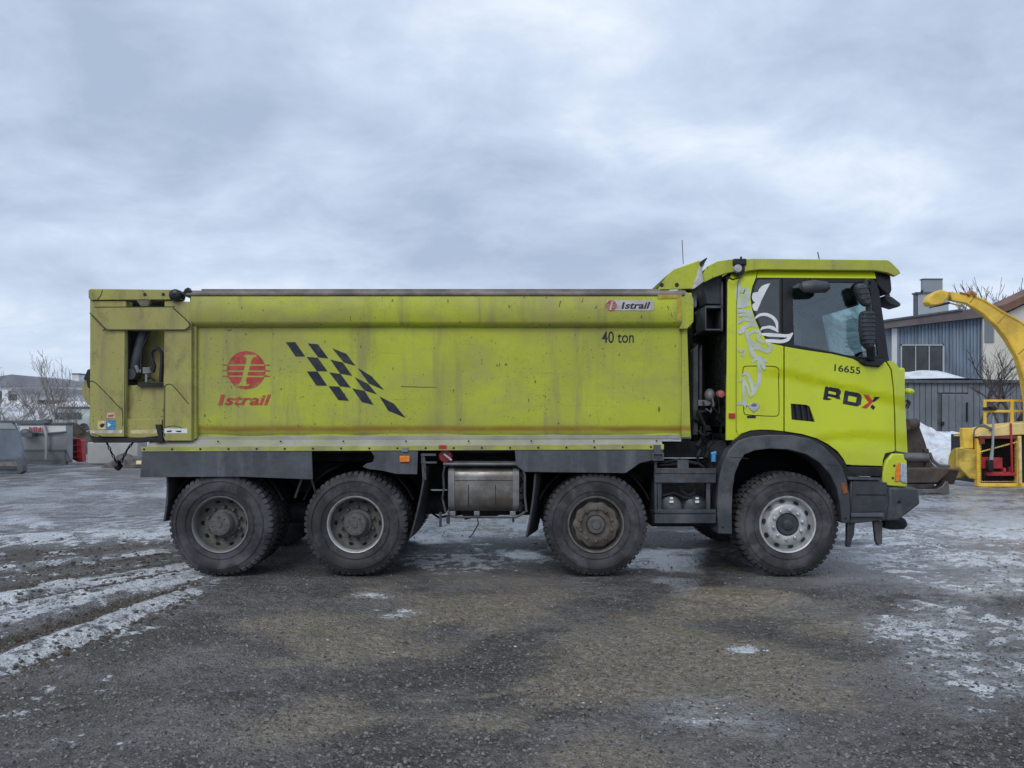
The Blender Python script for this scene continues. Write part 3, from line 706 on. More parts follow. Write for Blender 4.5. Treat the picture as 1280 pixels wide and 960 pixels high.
flap('mud_flap', 531, 511.5, 583, 672, .0, .62, yaw=.02)
flap('mud_flap', 668, 656, 592, 672, .02, .55, yaw=.13)
flap('mud_flap', 208, 203.5, 596, 652, .03, .66, yaw=0)
mk('skirt_stay', G().tube([P(377.5,598,.05), P(369,622,.12)], .012, 6).tube([P(389,598,.0), P(395,617,.12)], .012, 6), skirtm, T)
mk('flap_bracket', G().pbox(526,567,545,570,-.01,.03).pbox(526,577,546,579.5,-.01,.03).ppoly([(526,567),(530,566),(532,578),(533,600),(528,600)], -.0, .05), plastic, T, bevel=.003)
# ---- silencer box
g = G(); x0, x1 = P(566,0).x, P(648,0).x
zt, zb = zY(585,.02), zY(641,.02)
prof = []
for k in range(7):
    t = math.pi/2*k/6; prof.append((.02+.14*(1-math.sin(t)), zb+.16*(1-math.cos(t)) ))
prof = [(.18, zt+.01), (.10, zt), (.05, zt-.02), (.025, zt-.05), (.02, zt-.09), (.02, zb+.16), (.03, zb+.09), (.06, zb+.04), (.11, zb+.01), (.2, zb), (.7, zb), (.7, zt)]
g.prism(prof, x0, x1); sil = mk('silencer', g, alu, T, smooth=50)
for px in (560, 641):
    g = G(); o_ = [(y-.012, z + (.006 if z > .9 else -.006)) for y, z in prof]; g.prism(o_, P(px,0).x, P(px+8,0).x); mk('strap', g, greysteel, sil, bevel=.003)
g = G().prism([(-.01, zY(581,0)), (-.01, zY(579,0)), (.05, zY(577,.05)), (.7, zY(577,.05)), (.7, zY(583,.05)), (.03, zY(583,0))], P(554,0).x, P(654,0).x); mk('cover_lid', g, greysteel, sil, bevel=.004)
g = G()
g.tube([P(a, b, -.01) for a, b in ((560,640),(563,645),(570,646.5),(645,646.5),(652,643),(656,640))], .012, 8)
g.tube([P(a, b, 0) for a, b in ((556,582),(554,592),(555,610),(553,622),(557,640))], .011, 6).tube([P(a, b, 0) for a, b in ((652,582),(656,594),(656,620),(658,640))], .013, 6)
g.pbox(549,640,552,659,.1,.02).pbox(558,645,562,655,.05,.04).pbox(640,647,643,653,.05,.04)
mk('guard_rail', g, plastic, sil)
g = G()
for px in (566, 596, 641): g.box(P(px-3.5,0).x, P(px+3.5,0).x, -.015, .03, zY(644.5,0), zY(639,0))
mk('clamp', g, greysteel, sil, bevel=.006)
g = G().ppoly([(648,585),(655,585),(655,598),(657,612),(650,640),(648,640)], .06, .3); rnd = random.Random(8)
for i in range(14): g.blob(P(rnd.uniform(649,655), rnd.uniform(588,638), .05), (.03,.03,.035), 1, .3, i)
mk('valve_block', g, dark, sil)
g = G(); decal(g, [(567,600.2),(641,600.2),(641,601),(567,601)], .0185); decal(g, [(585.0,606),(585.9,606),(585.9,638),(585.0,632)], .0185); decal(g, [(619,606),(619.9,606),(619.9,632),(619,638)], .0185)
mk('cover_seams', g, black, sil, fix=False, smooth=0)
mk('under_tray', G().poly([(P(573,0,.3).x, .66), (P(581,0,.3).x, .53), (P(600,0,.3).x, .56), (P(612,0,.3).x,.55), (P(625,0,.3).x,.58), (P(640,0,.3).x,.62), (P(655,0,.3).x,.63), (P(655,0,.3).x,.70), (P(573,0,.3).x,.70)], .3, 1.2), dark, T)
mk('loose_cable', G().tube([P(a, b, .1) for a, b in ((597,648),(598,655),(594,662),(590,669),(586,672))], .006, 5), black, T)

# ---- step frame with air tanks
g = G()
for (y0, y1) in ((585.5,592),(593,603.5),(637,641.5),(643.5,654)): g.pbox(818.5,y0,895,y1,-.015,.06)
g.pbox(819,591,895,594,.0,.05).pbox(819,641,896,644,.0,.05)
g.pbox(818,576,821.5,637,.0,.04).pbox(822,604,827,637,.0,.04).pbox(883,604,888,637,.0,.04)
g.ppoly([(818,640),(822,654.5),(897,654.5),(897,640)], .045, .25)
fr_ = mk('step_frame', g, plastic, T, bevel=.004)
mk('step_plate', G().pbox(847,575,861,586,.0,.03), skirtm, fr_, bevel=.003)
for cxp in (839, 871):
    c_ = P(cxp, 636, .06); g = G()
    g.lathe([(0, 0), (.08, .012), (.12, .04), (.135, .09), (.135, .6)], c_, n=32); tk = mk('air_tank', g, plastic, T)
    mk('tank_sticker', G().box(c_.x-.02, c_.x+.02, .045, .052, c_.z+.062, c_.z+.085).box(c_.x-.016, c_.x+.016, .045, .052, c_.z+.10, c_.z+.118), decalwhite, tk)
g = G()
for pts in (((848,604),(852,614),(860,619),(868,616),(871,604)), ((826,620),(842,616),(856,622),(880,624)), ((826,612),(840,606),(850,608)), ((824,582),(850,580),(862,577),(872,579),(880,584)), ((830,578),(850,574),(870,580))):
    g.tube([P(a, b, .1) for a, b in pts], .013, 7)
mk('air_hoses', g, dark, T)
mk('battery_box', G().box(P(822,0).x, P(893,0).x, .35, .75, .45, .95), dark, T, bevel=.02)
mk('filler_cap', G().tube([P(892,577,.1), P(892,568,.1)], .026, 12).tube([P(889,568,.1), P(895,566,.1)], .02, 8), plain('blue_cap', (.05,.25,.5), .4), T)
# ------------------------------------------------------------------ cab
CY = .04
def lin(a, b, t): return a+(b-a)*t
def cabY(x, z):
    p = 640 + x*F/(D0+CY); q = HY - (z-HC)*F/(D0+CY)      # back to photo-plane units, used only to write the creases down
    y = CY
    if p > 1098: y += .16*((p-1098)/38)**2.2
    if p < 925: y += .020*min(1, max(0, (925-p)/4))       # stepped rear edge
    cr = lin(463, 497, (p-980)/138) if p > 980 else 463-(980-p)*.09
    if q > cr and p > 938:
        t = min(1, (q-cr)/7); y += .022*t*t*(3-2*t)*min(1, (p-938)/40)
        t = min(1, max(0, (q-cr-10)/70)); y -= .020*t*min(1, (p-938)/40)
    lo = lin(548, 540, (p-1000)/118) + (8*((p-1060)/60)**2)
    if p > 983 and q > lo-4:
        t = min(1, (q-lo+4)/8); y += .016*t*t*(3-2*t)
    if q < 352: y += .05*((352-q)/16)**2
    return y
cabY_ref[0] = cabY
cab = mk('cab', (lambda g: (
    g.box(P(909,0,CY).x, P(1117,0,CY).x, .10, 2.40, zY(549,CY)-.02, zY(534,CY)),
    g.box(P(909,0,CY).x, P(915,0,CY).x, .07, 2.43, zY(549,CY), zY(345,CY)),
    g.box(P(916,0,CY).x, P(977,0,CY).x, .085, .11, zY(545,CY), zY(430,CY)),
    g.box(P(977,0,CY).x, P(1114,0,CY).x, .10, .13, zY(560,CY), zY(458,CY)),
    g.box(P(916,0,CY).x, P(977,0,CY).x, 2.39, 2.415, zY(545,CY), zY(430,CY)),
    g.box(P(977,0,CY).x, P(1114,0,CY).x, 2.37, 2.40, zY(560,CY), zY(458,CY)),
    g.box(P(915,0,CY).x, P(1095,0,CY).x, .09, 2.41, zY(345,CY), zY(338,CY))) and g)(G()), black, T)
cabY8 = lambda x, z: cabY(x, z)+.008
cabY22 = lambda x, z: cabY(x, z)+.022
rearpan = [(909.5,352),(915,341),(922,338.5),(947,338.5),(944.8,347),(940.5,358),(938,371),(940,386),(943.5,398),(950,413),(957,424),(965,429.5),(979.3,432.5),
           (979.3,539),(965,537.3),(950,537),(938,538),(928,541.5),(920,547.5),(917,550),(907.5,550)]
door = [(981,433),(1003,437),(1040,442.5),(1066,448.5),(1074,453),(1080,457.5),(1098,459.5),(1104,454),(1107,452.5),(1113,462),(1116,485),(1117.5,520),(1118.5,563),(1114,565.5),(1108,568),(1105,574),(1104,582.5),(1058,580.5),(1054,573),(1047,564),(1035,555),(1020,547.5),(1003,542.5),(981,539)]
vent = [(988.5,504.5),(1008,506),(1012,508),(1019,527.5),(989.5,524.5)]
corner = [(1108.8,451.5),(1114,451),(1121,455.5),(1127,465),(1130.5,490),(1132.5,525),(1134.5,566),(1122,564),(1120.3,563),(1119.3,520),(1117.5,485),(1115,462)]
surround = [(945.6,347.5),(1088,347),(1094,350),(1099,362),(1105,400),(1111,440),(1113,450),(1107,452),(1103,453.5),(1098,458.6),(1080,456.5),(1074,452),(1066,447.5),(1040,441.5),(1003,436),(979,431.5),(965,428.5),(957.5,423),(951,412.5),(944.5,397.5),(941,385.5),(939,371),(941.5,358)]
winhole = [(991,358),(1000,353),(1085,353),(1089,365),(1093,400),(1098,444),(1082,447),(1060,444),(1040,439.5),(993,431)]
for mir in (False, True):
    mt = dict(mirror=mir)
    sp = panel('rear_side_panel', rearpan, [], cabY, .03, cab_paint, cab, cell=.045, ref=CY, **mt)
    dr = panel('door', door, [vent], cabY, .03, cab_paint, cab, cell=.045, ref=CY, **mt)
    cp = panel('corner_panel', corner, [], cabY, .03, cab_paint, cab, cell=.045, ref=CY, **mt)
    panel('window_surround', surround, [winhole], cabY8, .03, black, cab, cell=.06, ref=CY, **mt)
    panel('side_window', winhole, [], cabY22, .006, cabglass, cab, cell=.2, bevel=0, ref=CY, **mt)
    panel('roof_rail', [(947.5,338.5),(1093,338.5),(1095,348),(946,347)], [], cabY, .03, cab_paint, cab, cell=.06, ref=CY, **mt)
    if not mir: side_panel, door_o = sp, dr
# quarter glass behind the door
g = G(); decal(g, [(947.5,349.5),(964,349.5),(974,349),(974.5,427),(966,426),(958.5,421),(952,411),(946,396),(942.5,384),(941,371),(943,359)], CY+.004)
mk('quarter_window', g, darkglass, cab, fix=False)
g = G(); decal(g, [(962,352),(964,352),(964,398),(950,398),(944,388),(942.5,378),(950,372)], CY+.003)
mk('window_band', G().ppoly([(977.6,347.5),(978.6,347.5),(978.9,432),(977.9,432)], CY-.001, .012), M('seam', .9).col((.002,.002,.002)).m, cab)
mk('vent_back', G().ppoly([(986,502),(1012,502),(1022,530),(986,528)], CY+.05, .02), black, door_o)
g = G()
for a in (994, 1001, 1008): g.ppoly([(a,505),(a+2.2,505),(a+5,526.5),(a+2.6,526.5)], CY+.025, .02)
mk('vent_slats', g, black, door_o)
# hatch, handle, emblem, marker
def rrect(x0, y0, x1, y1, r, n=4):
    o = []
    for cx, cy, a0 in ((x1-r, y0+r, -90), (x1-r, y1-r, 0), (x0+r, y1-r, 90), (x0+r, y0+r, 180)):
        for k in range(n+1): t = R(a0+90*k/n); o.append((cx+r*math.cos(t), cy+r*math.sin(t)))
    return o
g = G(); stroke(g, [(928.6,464),(928.8,462),(930,459),(933,457.6),(960,457.6),(970,458.6),(973,461),(974,466),(974.4,500),(974.2,515),(973,518.5),(969,520.2),(950,519.6),(933,518.2),(930.4,516),(929.6,510),(929,480),(928.6,464)], .9, CY-.0035, 3)
conform(g, cabY, .002); hatch_o = mk('storage_hatch_gap', g, M('gap', .9).col((.004,.004,.002)).m, side_panel, fix=False, smooth=0)
g = G(); stroke(g, [(925.5,347),(922.5,352),(921.3,370),(920.4,400),(920.2,540)], .7, CY-.0012, 2); stroke(g, [(921,538),(923,544),(928,540.5)], .5, CY-.0012, 2)
mk('panel_crease', g, plain('paint_shadow_gap', (.10,.13,.01), .7), side_panel, fix=False, smooth=0)
mk('hatch_handle', G().pbox(934,519.5,945,522.6,CY-.006,.02), black, side_panel, bevel=.003)
mk('red_marker_lamp', G().pbox(911.5,516.5,919,522.5,CY-.0,.03), redm, side_panel, bevel=.004)
g = G(); decal(g, [(936,506.5),(941,504),(949,506),(948,510),(942,515.5),(937,511)], CY-.005); mk('emblem', G().ppoly([(934.8,506),(938,504.8),(942.5,502.3),(947,504.8),(950,506),(948,510.5),(942.3,516),(936.8,510.5)], CY-.008, .006), steel, side_panel, bevel=.002)
mk('emblem_face', G().ppoly([(938.5,505.8),(942.5,504),(946.5,505.8),(945,508.4),(940,508.4)], CY-.010, .003), greysteel, side_panel)
# silver script
S = lambda L: [(900+x/5.05, 340+y/5.05) for x, y in L]
yc = CY-.004; g = G()
for pts, ws in (
  ([(116,55),(120,90),(112,130),(118,180),(114,228)], [3,5,5,5,4]), ([(118,180),(150,176),(168,150),(160,118),(128,120)], [4,6,9,8,3]), ([(112,215),(150,200),(185,190)], [5,9,8]),
  ([(106,250),(150,246),(205,262)], [4,3.5,4]), ([(110,275),(160,270),(210,282)], [3.4,3,3.5]), ([(112,320),(160,296),(222,310)], [3,4,4]), ([(118,385),(150,350),(200,330),(235,345)], [3,4.6,4.6,3]),
  ([(120,388),(160,372),(172,400),(190,440),(240,470),(232,492)], [2,4,4.4,5,5,2]), ([(170,405),(215,372),(250,385),(240,420),(280,448)], [2,3.6,4,4,3]), ([(186,448),(200,505),(240,545),(300,560)], [3,4.8,5,3]),
  ([(192,492),(240,476),(300,500),(322,470),(290,445)], [2.5,4.5,5,4,2]), ([(112,492),(136,500),(154,496),(150,530),(128,520)], [1.6,2.6,2.2,2,1.4]), ([(200,570),(245,540),(272,590),(284,620)], [1.6,4.2,4.6,1.8]),
  ([(240,560),(252,640),(245,700),(205,770),(185,790)], [2,4.5,5,4.4,2]), ([(142,650),(170,640),(198,700),(208,760)], [2,3.6,4.2,2]), ([(122,690),(145,680),(170,720),(186,780)], [2,2.4,2.6,2]),
  ([(148,660),(150,740),(160,840),(168,850)], [2,3.2,4.2,2]), ([(112,838),(130,826),(162,832)], [2,4.2,4.2])):
    stroke(g, S(pts), [w_*1.15 for w_ in ws], yc, 6); yc -= .00015
conform(g, cabY, .003); mk('silver_script', g, decalsilver, side_panel, fix=False, smooth=0)
g = G(); yw = CY-.0005
decal(g, S([(318,70),(285,78),(262,90),(246,108),(240,126),(222,128),(206,134),(201,160),(207,180),(222,192),(205,204),(204,222),(214,244),(234,246),(243,226),(262,180),(292,118)]), yw)
stroke(g, S([(222,292),(250,272),(290,268),(330,285),(356,318),(362,370)]), [2,3.4,4,4.2,4,1.6], yw-.0003)
stroke(g, S([(255,362),(300,348),(335,354),(368,378)]), [1.2,3.4,4.6,1.5], yw-.0006); stroke(g, S([(262,392),(310,396),(370,400),(430,402),(458,385)]), [2.6,4.6,4.2,4.0,1.2], yw-.0009)
stroke(g, S([(288,432),(340,436),(390,438),(430,424),(460,384)]), [3.4,4.6,4.4,4.2,1.2], yw-.0012)
stroke(g, S([(258,370),(268,352),(300,344)]), [1,2.4,1], yw-.0015)
mk('white_script', g, decalwhite, cab, fix=False, smooth=0)
text('lettering', '16655', 1043, 455.0, 1075.6, 463.6, CY-.006, decalblack, door_o, bold=.012, rot=-.125, shear=.05, yf=cabY)
# R D X emblem lettering
Q = lambda L: [(980+x/9.14, 440+y/9.14) for x, y in L]
g = G(); yl = CY-.012
for pl in ([(486,388),(640,416),(668,446),(616,462),(524,440),(478,432)], [(479,425),(526,432),(508,547),(458,543)], [(610,452),(668,444),(662,480),(645,498),(608,494)], [(514,472),(640,496),(602,522),(510,504)], [(594,500),(650,496),(658,540),(608,533)], [(500,520),(560,536),(540,546),(503,549)],
           [(710,437),(860,466),(898,492),(852,517),(748,494),(703,480)], [(704,470),(754,486),(740,566),(683,592)], [(683,591),(738,560),(838,578),(892,600),(850,622)], [(850,500),(896,486),(906,520),(892,602),(834,592)],
           [(1050,510),(1110,514),(1040,574),(1026,556)], [(1006,618),(1026,598),(1060,630),(1036,662),(1004,634)]): decal(g, Q(pl), yl)
conform(g, cabY); mk('lettering', g, decalblack, door_o, fix=False, smooth=0, kind='stuff')
g = G()
for pl in ([(918,482),(976,490),(1036,566),(984,574)], [(984,574),(1036,566),(958,646),(898,634)]): decal(g, Q(pl), yl)
conform(g, cabY, .0035); mk('lettering', g, plain('red_letter', (.5,.04,.03), .4, 0, .1, 30), door_o, fix=False, smooth=0, kind='stuff')
# front of the cab: corner roof, grille, windscreen
Xf = P(1134.5,0,.2).x+.02
mk('front_panel', G().box(Xf-.10, Xf-.03, .22, 2.28, zY(566,CY), zY(458,CY)), cab_paint, cab, bevel=.02)
g = G()
for k in range(5): g.box(Xf-.03, Xf+.0, .45, 2.05, 1.30+.13*k, 1.36+.13*k)
mk('grille', g, black, cab, bevel=.006)
def scr(t, y): # windscreen surface, t 0 bottom..1 top
    k = min(1, abs(y-1.25)/1.12); x = lin(P(1131,0,.2).x, P(1110,0,.2).x, t) - .20*k**3 ; return (x, y, lin(zY(452,.1), zY(352,.1), t))
g = G(); vs = [scr(j/6, .13+2.24*i/24) for j in range(7) for i in range(25)]
g.add(vs, [(j*25+i, j*25+i+1, (j+1)*25+i+1, (j+1)*25+i) for j in range(6) for i in range(24)]); mk('windscreen', g, cabglass, cab, fix=False, smooth=60)
for sgn in (0, 1):
    g = G(); yy = (lambda v: 2.5-v) if sgn else (lambda v: v)
    g.tube([(P(1094,0,CY).x, yy(.10), zY(352,CY)), (P(1106,0,CY).x, yy(.12), zY(420,CY)), (P(1111,0,CY).x, yy(.13), zY(453,CY))], .045, 8)
    mk('windscreen_pillar', g, black, cab)
g = G().box(P(1060,0).x, P(1104,0,.2).x, .18, 2.32, zY(470,CY), zY(449,CY)); mk('dashboard', g, black, cab, bevel=.04)
mk('cowl', G().prism([(.16, zY(456,CY)), (.16, zY(452,CY)), (2.34, zY(452,CY)), (2.34, zY(456,CY))], P(1100,0).x, Xf-.22), black, cab, bevel=.01)
g = G()                                              # steering wheel
c_ = P(1070,438,1.75); n = 28; ring = []
for k in range(n+1):
    t = 2*math.pi*k/n; ring.append(c_ + Vector((.10*math.cos(t), .22*math.sin(t), .20*math.cos(t))))
g.tube(ring, .016, 6, False).tube([c_, c_+Vector((.25,0,-.2))], .03, 8).tube([c_+Vector((0,-.2,0)), c_+Vector((0,.2,0))], .014, 6); mk('steering_wheel', g, black, cab)
for y in (.45, 1.75):
    g = G().box(P(998,0).x, P(1012,0).x, y-.24, y+.24, 1.9, 2.52).box(P(1000,0).x, P(1050,0).x, y-.25, y+.25, 1.82, 1.95).box(P(1000,0).x, P(1010,0).x, y-.13, y+.13, 2.56, 2.78).box(P(1003,0).x, P(1007,0).x, y-.02, y+.02, 2.5, 2.6)
    mk('seat', g, plain('seat_cloth', (.05,.05,.055), .9, 0, .2, 9), cab, bevel=.03)
mk('rear_trim', G().box(P(975,0,CY).x, P(982,0,CY).x, .12, 2.38, 1.7, zY(430,CY)-.02), plain('grey_trim', (.12,.125,.13), .9), cab)
mk('rear_trim', G().box(P(918,0,CY).x, P(924,0,CY).x, .12, 2.38, 1.7, zY(345,CY)), plain('light_grey_trim', (.25,.26,.27), .9), cab)
mk('headliner', G().box(P(925,0,CY).x, P(1092,0,CY).x, .13, 2.37, zY(352,CY), zY(346,CY)), plain('headliner_grey', (.2,.21,.22), .9), cab)
# roof edge and sun visor
g = G().ppoly([(931,324),(940,323),(1110,325),(1114,327.5),(1124,337.5),(1126,341.5),(1119,345.5),(1110,341),(1094,338.2),(950,337),(936,338.5),(931,340)], .0, .05); rf = mk('roof_visor', g, rail_paint, cab, bevel=.008)
g = G().poly([(P(934,0,.05).x, zY(337,.05)), (P(940,0,.05).x, zY(324,.05)), (P(1110,0,.05).x, zY(325.8,.05)), (P(1124,0,.05).x, zY(338,.05)), (P(1125,0,.05).x, zY(341,.05)), (P(1095,0,.05).x, zY(338,.05))], .052, 2.45); mk('roof_skin', g, cab_paint, cab, bevel=.01)
mk('sunshade', G().ppoly([(1093,339.5),(1110,342),(1113.5,344.5),(1115,362),(1113.5,366.5),(1109,367.5),(1103,363),(1097,356),(1094,350)], .10, 2.3), black, cab, bevel=.01)
mk('side_deflector', G().ppoly([(880,341),(884,333),(897,326.5),(912,324.3),(920,323.8),(930,324.5),(930,337),(906,342),(892,347),(881,352.5)], .02, .04), rail_paint, cab, bevel=.005)
mk('deflector_top', G().poly([(P(884,0,.06).x, zY(334,.06)), (P(898,0,.06).x, zY(327,.06)), (P(930,0,.06).x, zY(324.5,.06)), (P(930,0,.06).x, zY(328,.06)), (P(900,0,.06).x, zY(331,.06)), (P(886,0,.06).x, zY(337,.06))], .065, 2.43), cab_paint, cab, bevel=.004)
mk('broken_fairing', G().ppoly([(865,361),(871,345),(874,333),(880,325),(884,322.5),(879,333),(878,341),(881,346),(880,352),(868,361)], .07, .05), plain('cracked_white_fairing', (.55,.55,.56), .5, 0, .15, 14, .4, 0, (.25,.24,.23), .6), T, bevel=.006)
mk('fairing_edge', G().ppoly([(875,329),(876,326.5),(883.5,321.8),(884.2,323.2),(879,331),(876,334)], .06, .03), black, T, bevel=.003)
g = G().pbox(917,323,933.5,331,-.02,.12).ppoly([(918,330),(932,330),(931,341),(922,345),(918,341)], .0, .1); lb = mk('lamp_bracket', g, black, T, bevel=.01)
mk('work_lamp', G().lathe([(0,-.03),(.035,-.028),(.043,-.015),(.043,.04)], P(922,336,-.0), n=16, scal=None), plain('lamp_glass', (.4,.4,.4), .2, 0, .2, 60), T)
mk('lamp_cable', G().tube([P(a, b, -.0) for a, b in ((911,347),(916,349.5),(924,347),(929,342),(927,331))], .009, 6).tube([P(926,324,0), P(926.5,321,0)], .012, 6), black, T)
mk('roof_aerial', G().tube([P(1024,324,.8), P(1022,315,.8)], .006, 5), black, T)
# mirrors
def mirror(name, pts, Y, dep, bv=.03, mat=None): return mk(name, G().ppoly(pts, Y, dep), mat or plastic, cab, bevel=bv)
m1 = mirror('door_mirror', [(1071,354),(1081,353),(1086,357),(1091,376),(1090,382),(1083,382.5),(1076,375),(1071,360)], -.13, .10)
m2 = mirror('door_mirror', [(1079,388),(1092,387),(1095,391),(1096,425),(1094,434),(1087,437),(1080,429),(1077.5,412),(1077.5,395)], -.13, .11)
g = G()
for k in range(8):
    y = 391+k*5.3; g.lathe([(.0, 0)], (0,0,0), n=3) if False else g.ppoly([(1078.2,y),(1095.6,y),(1095.6,y+1.4),(1078.2,y+1.4)], -.137, .02)
mk('mirror_ribs', g, plastic, m2, bevel=.004)
g = G()
for k in range(3): g.ppoly([(1072.5+k*2.2,360+k*6.5),(1086.5+k*1.6,358+k*6.5),(1087+k*1.6,359.3+k*6.5),(1073+k*2.2,361.3+k*6.5)], -.137, .02)
mk('mirror_ribs', g, plastic, m1, bevel=.004)
mk('mirror_arm', G().tube([P(1086,352,.05), P(1082,352,-.06), P(1081,358,-.09)], .028, 8), black, cab)
mk('mirror_arm', G().tube([P(1086,380,-.08), P(1086,392,-.08)], .03, 8), black, cab)
g = G().tube([P(1088,434,-.08), P(1089,446,-.06), P(1089,450,.06)], [.045,.04,.03], 8); mk('mirror_arm', g, black, cab)
mk('mirror_foot', G().ppoly([(1074,449),(1104,449),(1107,452),(1098,458.5),(1084,457),(1076,453)], -.0, .06), black, cab, bevel=.01)
g = G().tube([P(1000,360,-.12), P(1003,358.5,-.14), P(1018,358,-.16), P(1032,359,-.14), P(1036,360,-.12)], [.02,.052,.065,.055,.02], 16); mk('kerb_mirror', g, plastic, cab)
mk('kerb_mirror_arm', G().tube([P(1008,352,.05), P(1014,351,-.05), P(1018,354,-.12)], .028, 8), black, cab)
mk('front_mirror', G().ppoly([(1105.5,370),(1109,368.3),(1116,371),(1126,378.5),(1127,382),(1122,384),(1112,381),(1106,375)], .30, .2), plastic, cab, bevel=.03)
mk('front_mirror_arm', G().tube([P(1100,352,.4), P(1106,358,.4), P(1110,372,.4)], .025, 8), black, cab)
# far-side mirror seen through the glass
mk('driver_sun_visor', G().ppoly([(1034,371),(1062,352),(1070,370),(1039,391)], 1.45, .55), black, cab, bevel=.02)
for yy_ in (2.58,):
    mk('far_door_mirror', G().box(3.62, 3.80, yy_, yy_+.12, 2.30, 2.95), plastic, cab, bevel=.04)
    mk('far_mirror_arm', G().tube([(3.6, 2.42, 2.85), (3.7, yy_+.05, 2.9), (3.71, yy_+.05, 2.4), (3.6, 2.42, 2.32)], .025, 8), black, cab)
# fender arch
def arc(cx, cy, pts): return pts
outer = [(897.5,667),(896.5,630),(898.5,600),(903,580),(911,563),(924,550.5),(941,545.5),(965,543.5),(990,544),(1012,548),(1028,557),(1042,570),(1052,583),(1058,597),(1062,618),(1063,640),(1062,654)]
inner = [(1052,654),(1050,630),(1046,610),(1037,592),(1024,578),(1008,568),(986,562),(962,561),(944,563),(931,568),(925,577),(919,592),(916,612),(915,640),(915.5,668)]
fa = mk('front_fender', G().ppoly(outer+inner, -.035, .32), plastic, T, bevel=.008)
g = G(); stroke(g, [(913,571.5),(924,572),(936,573.5)], .8, -.0358, 1); stroke(g, [(1033,581),(1048,582)], .8, -.0358, 1); mk('fender_joints', g, black, fa, fix=False, smooth=0)
mk('marker_lamp', G().ppoly([(1051.5,604),(1057,604),(1060,616),(1055,617.5),(1053,612)], -.045, .02), plain('dull_amber', (.3,.09,.02), .3), fa, bevel=.003)
mk('fender_bolts', G().lathe([(.012,0),(.01,-.006),(0,-.006)], P(903.5,659,-.035), n=8).lathe([(.012,0),(.01,-.006),(0,-.006)], P(1057,648,-.035), n=8), black, fa)
inn2 = [(1050,600),(1030,572),(1000,555),(975,550),(945,551),(925,558),(908,575)]
mk('wheel_house', G().poly([(P(a,b,.1).x, P(a,b,.1).z) for a, b in inn2+[(a, b-5) for a, b in inn2[::-1]]], .1, .75), dark, T)
mk('wheel_house_wall', G().ppoly([(900,640),(900,560),(925,536),(1010,536),(1062,560),(1068,640),(1040,640),(1000,620),(930,620)], .6, .05), shade_black, T)
mk('wheel_house_roof', G().poly([(P(905,0).x, zY(548,.1)), (P(1066,0).x, zY(566,.1)), (P(1066,0).x, zY(562,.1)), (P(1000,0).x, zY(542,.1)), (P(905,0).x, zY(542,.1))], .12, 2.38), shade_black, T)
mk('upper_fender_lip', G().ppoly([(917,551),(928,543),(940,539.5),(962,538.5),(985,541),(1005,544.5),(1022,550),(1036,558),(1048,568),(1055,577),(1058,582),(1070,600),(1060,602),(1040,572),(1010,552),(965,547),(925,552),(912,565)], .02, .25), dark, T, bevel=.004)
# bumper and lamp
bp = mk('bumper', G().ppoly([(1063,601),(1104,600),(1106,608),(1148,611),(1150,630),(1124,649),(1062,655)], .02, 2.44), plastic, T, bevel=.015)
mk('bumper_corner', G().ppoly([(1111,609),(1148.5,610.5),(1150.5,630),(1124,650),(1108,651),(1112,630)], -.01, .2), plastic, bp, bevel=.02)
mk('bumper_upper', G().ppoly([(1058,583.5),(1103,584),(1103,596),(1066,594.5)], .03, .3), dark, bp, bevel=.006)
mk('step_strip', G().ppoly([(1059,596),(1101,597.5),(1101,600.5),(1060,599.5)], -.005, .12), skirtm, bp, bevel=.003)
mk('step_recess', G().ppoly([(1066,601.5),(1109,603),(1106,639),(1064,641)], .012, .02), plain('step_plastic', (.038,.041,.048), .6, 0, .3, 6), bp, bevel=.003)
mk('step_tread', G().ppoly([(1064,641.5),(1105,641.5),(1105,646),(1064,646)], -.02, .2), skirtm, bp, bevel=.004)
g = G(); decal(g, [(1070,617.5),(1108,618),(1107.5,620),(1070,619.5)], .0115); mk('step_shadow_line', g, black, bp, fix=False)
mk('bumper_hole', G().lathe([(.018,0),(.0,-.001)], P(1124,627.5,-.0115), n=14), M('hole', .9).col((.004,.004,.004)).m, bp)
mk('stub_flap', G().ppoly([(1059,654),(1069,654),(1068,668),(1064,678),(1063.5,684),(1058.5,684),(1059,672)], .05, .05), flapm, T, bevel=.006)
mk('stub_flap', G().ppoly([(1092.5,652),(1103.5,652),(1103,680),(1097.5,682),(1095,676),(1094,666)], .05, .05), flapm, T, bevel=.006)
mk('tow_eye', G().tube([P(1104,654,.4), P(1114,654,.4), P(1120,654,.4), P(1128,654,.4), P(1131.5,653,.4)], [.05,.07,.068,.065,.04], 14), dark, T)
hl = mk('headlight_housing', G().ppoly([(1108,576),(1112,571.5),(1116,567),(1130,567.5),(1131,574.5),(1134,576),(1134.5,609),(1112,607.5),(1104,605.5),(1103,602),(1104,590)], .02, .28), cab_paint, T, bevel=.012)
mk('lamp_recess', G().ppoly([(1107,566.5),(1118,564.5),(1118,572),(1109,575),(1106.5,580),(1104,590),(1102.5,590),(1103.5,575)], .06, .1), black, T)
mk('indicator', G().ppoly([(1122.5,579),(1125.5,577.5),(1126,590),(1124.5,601.5),(1119,602),(1120,590)], .005, .05), amber, hl, bevel=.004)
mk('headlight_lens', G().ppoly([(1126.5,579),(1133.5,580.5),(1134.5,604.5),(1129,603),(1125.5,600.5)], .0, .12), plain('lens', (.45,.5,.55), .12, .3, .25, 40), hl, bevel=.006)
g = G()
for a, b in ((1118,582),(1116,597.5)): g.lathe([(.012,0),(.01,-.006),(0,-.006)], P(a,b,.016), n=8)
mk('housing_bolts', g, black, hl)
mk('fog_light', G().blob(P(1136,489.5,.5), (.055,.06,.038), 2), cab_paint, T)
mk('front_handle', G().tube([P(1133,500,.3), P(1136.5,503,.3), P(1133,510,.3)], .02, 6), black, T)
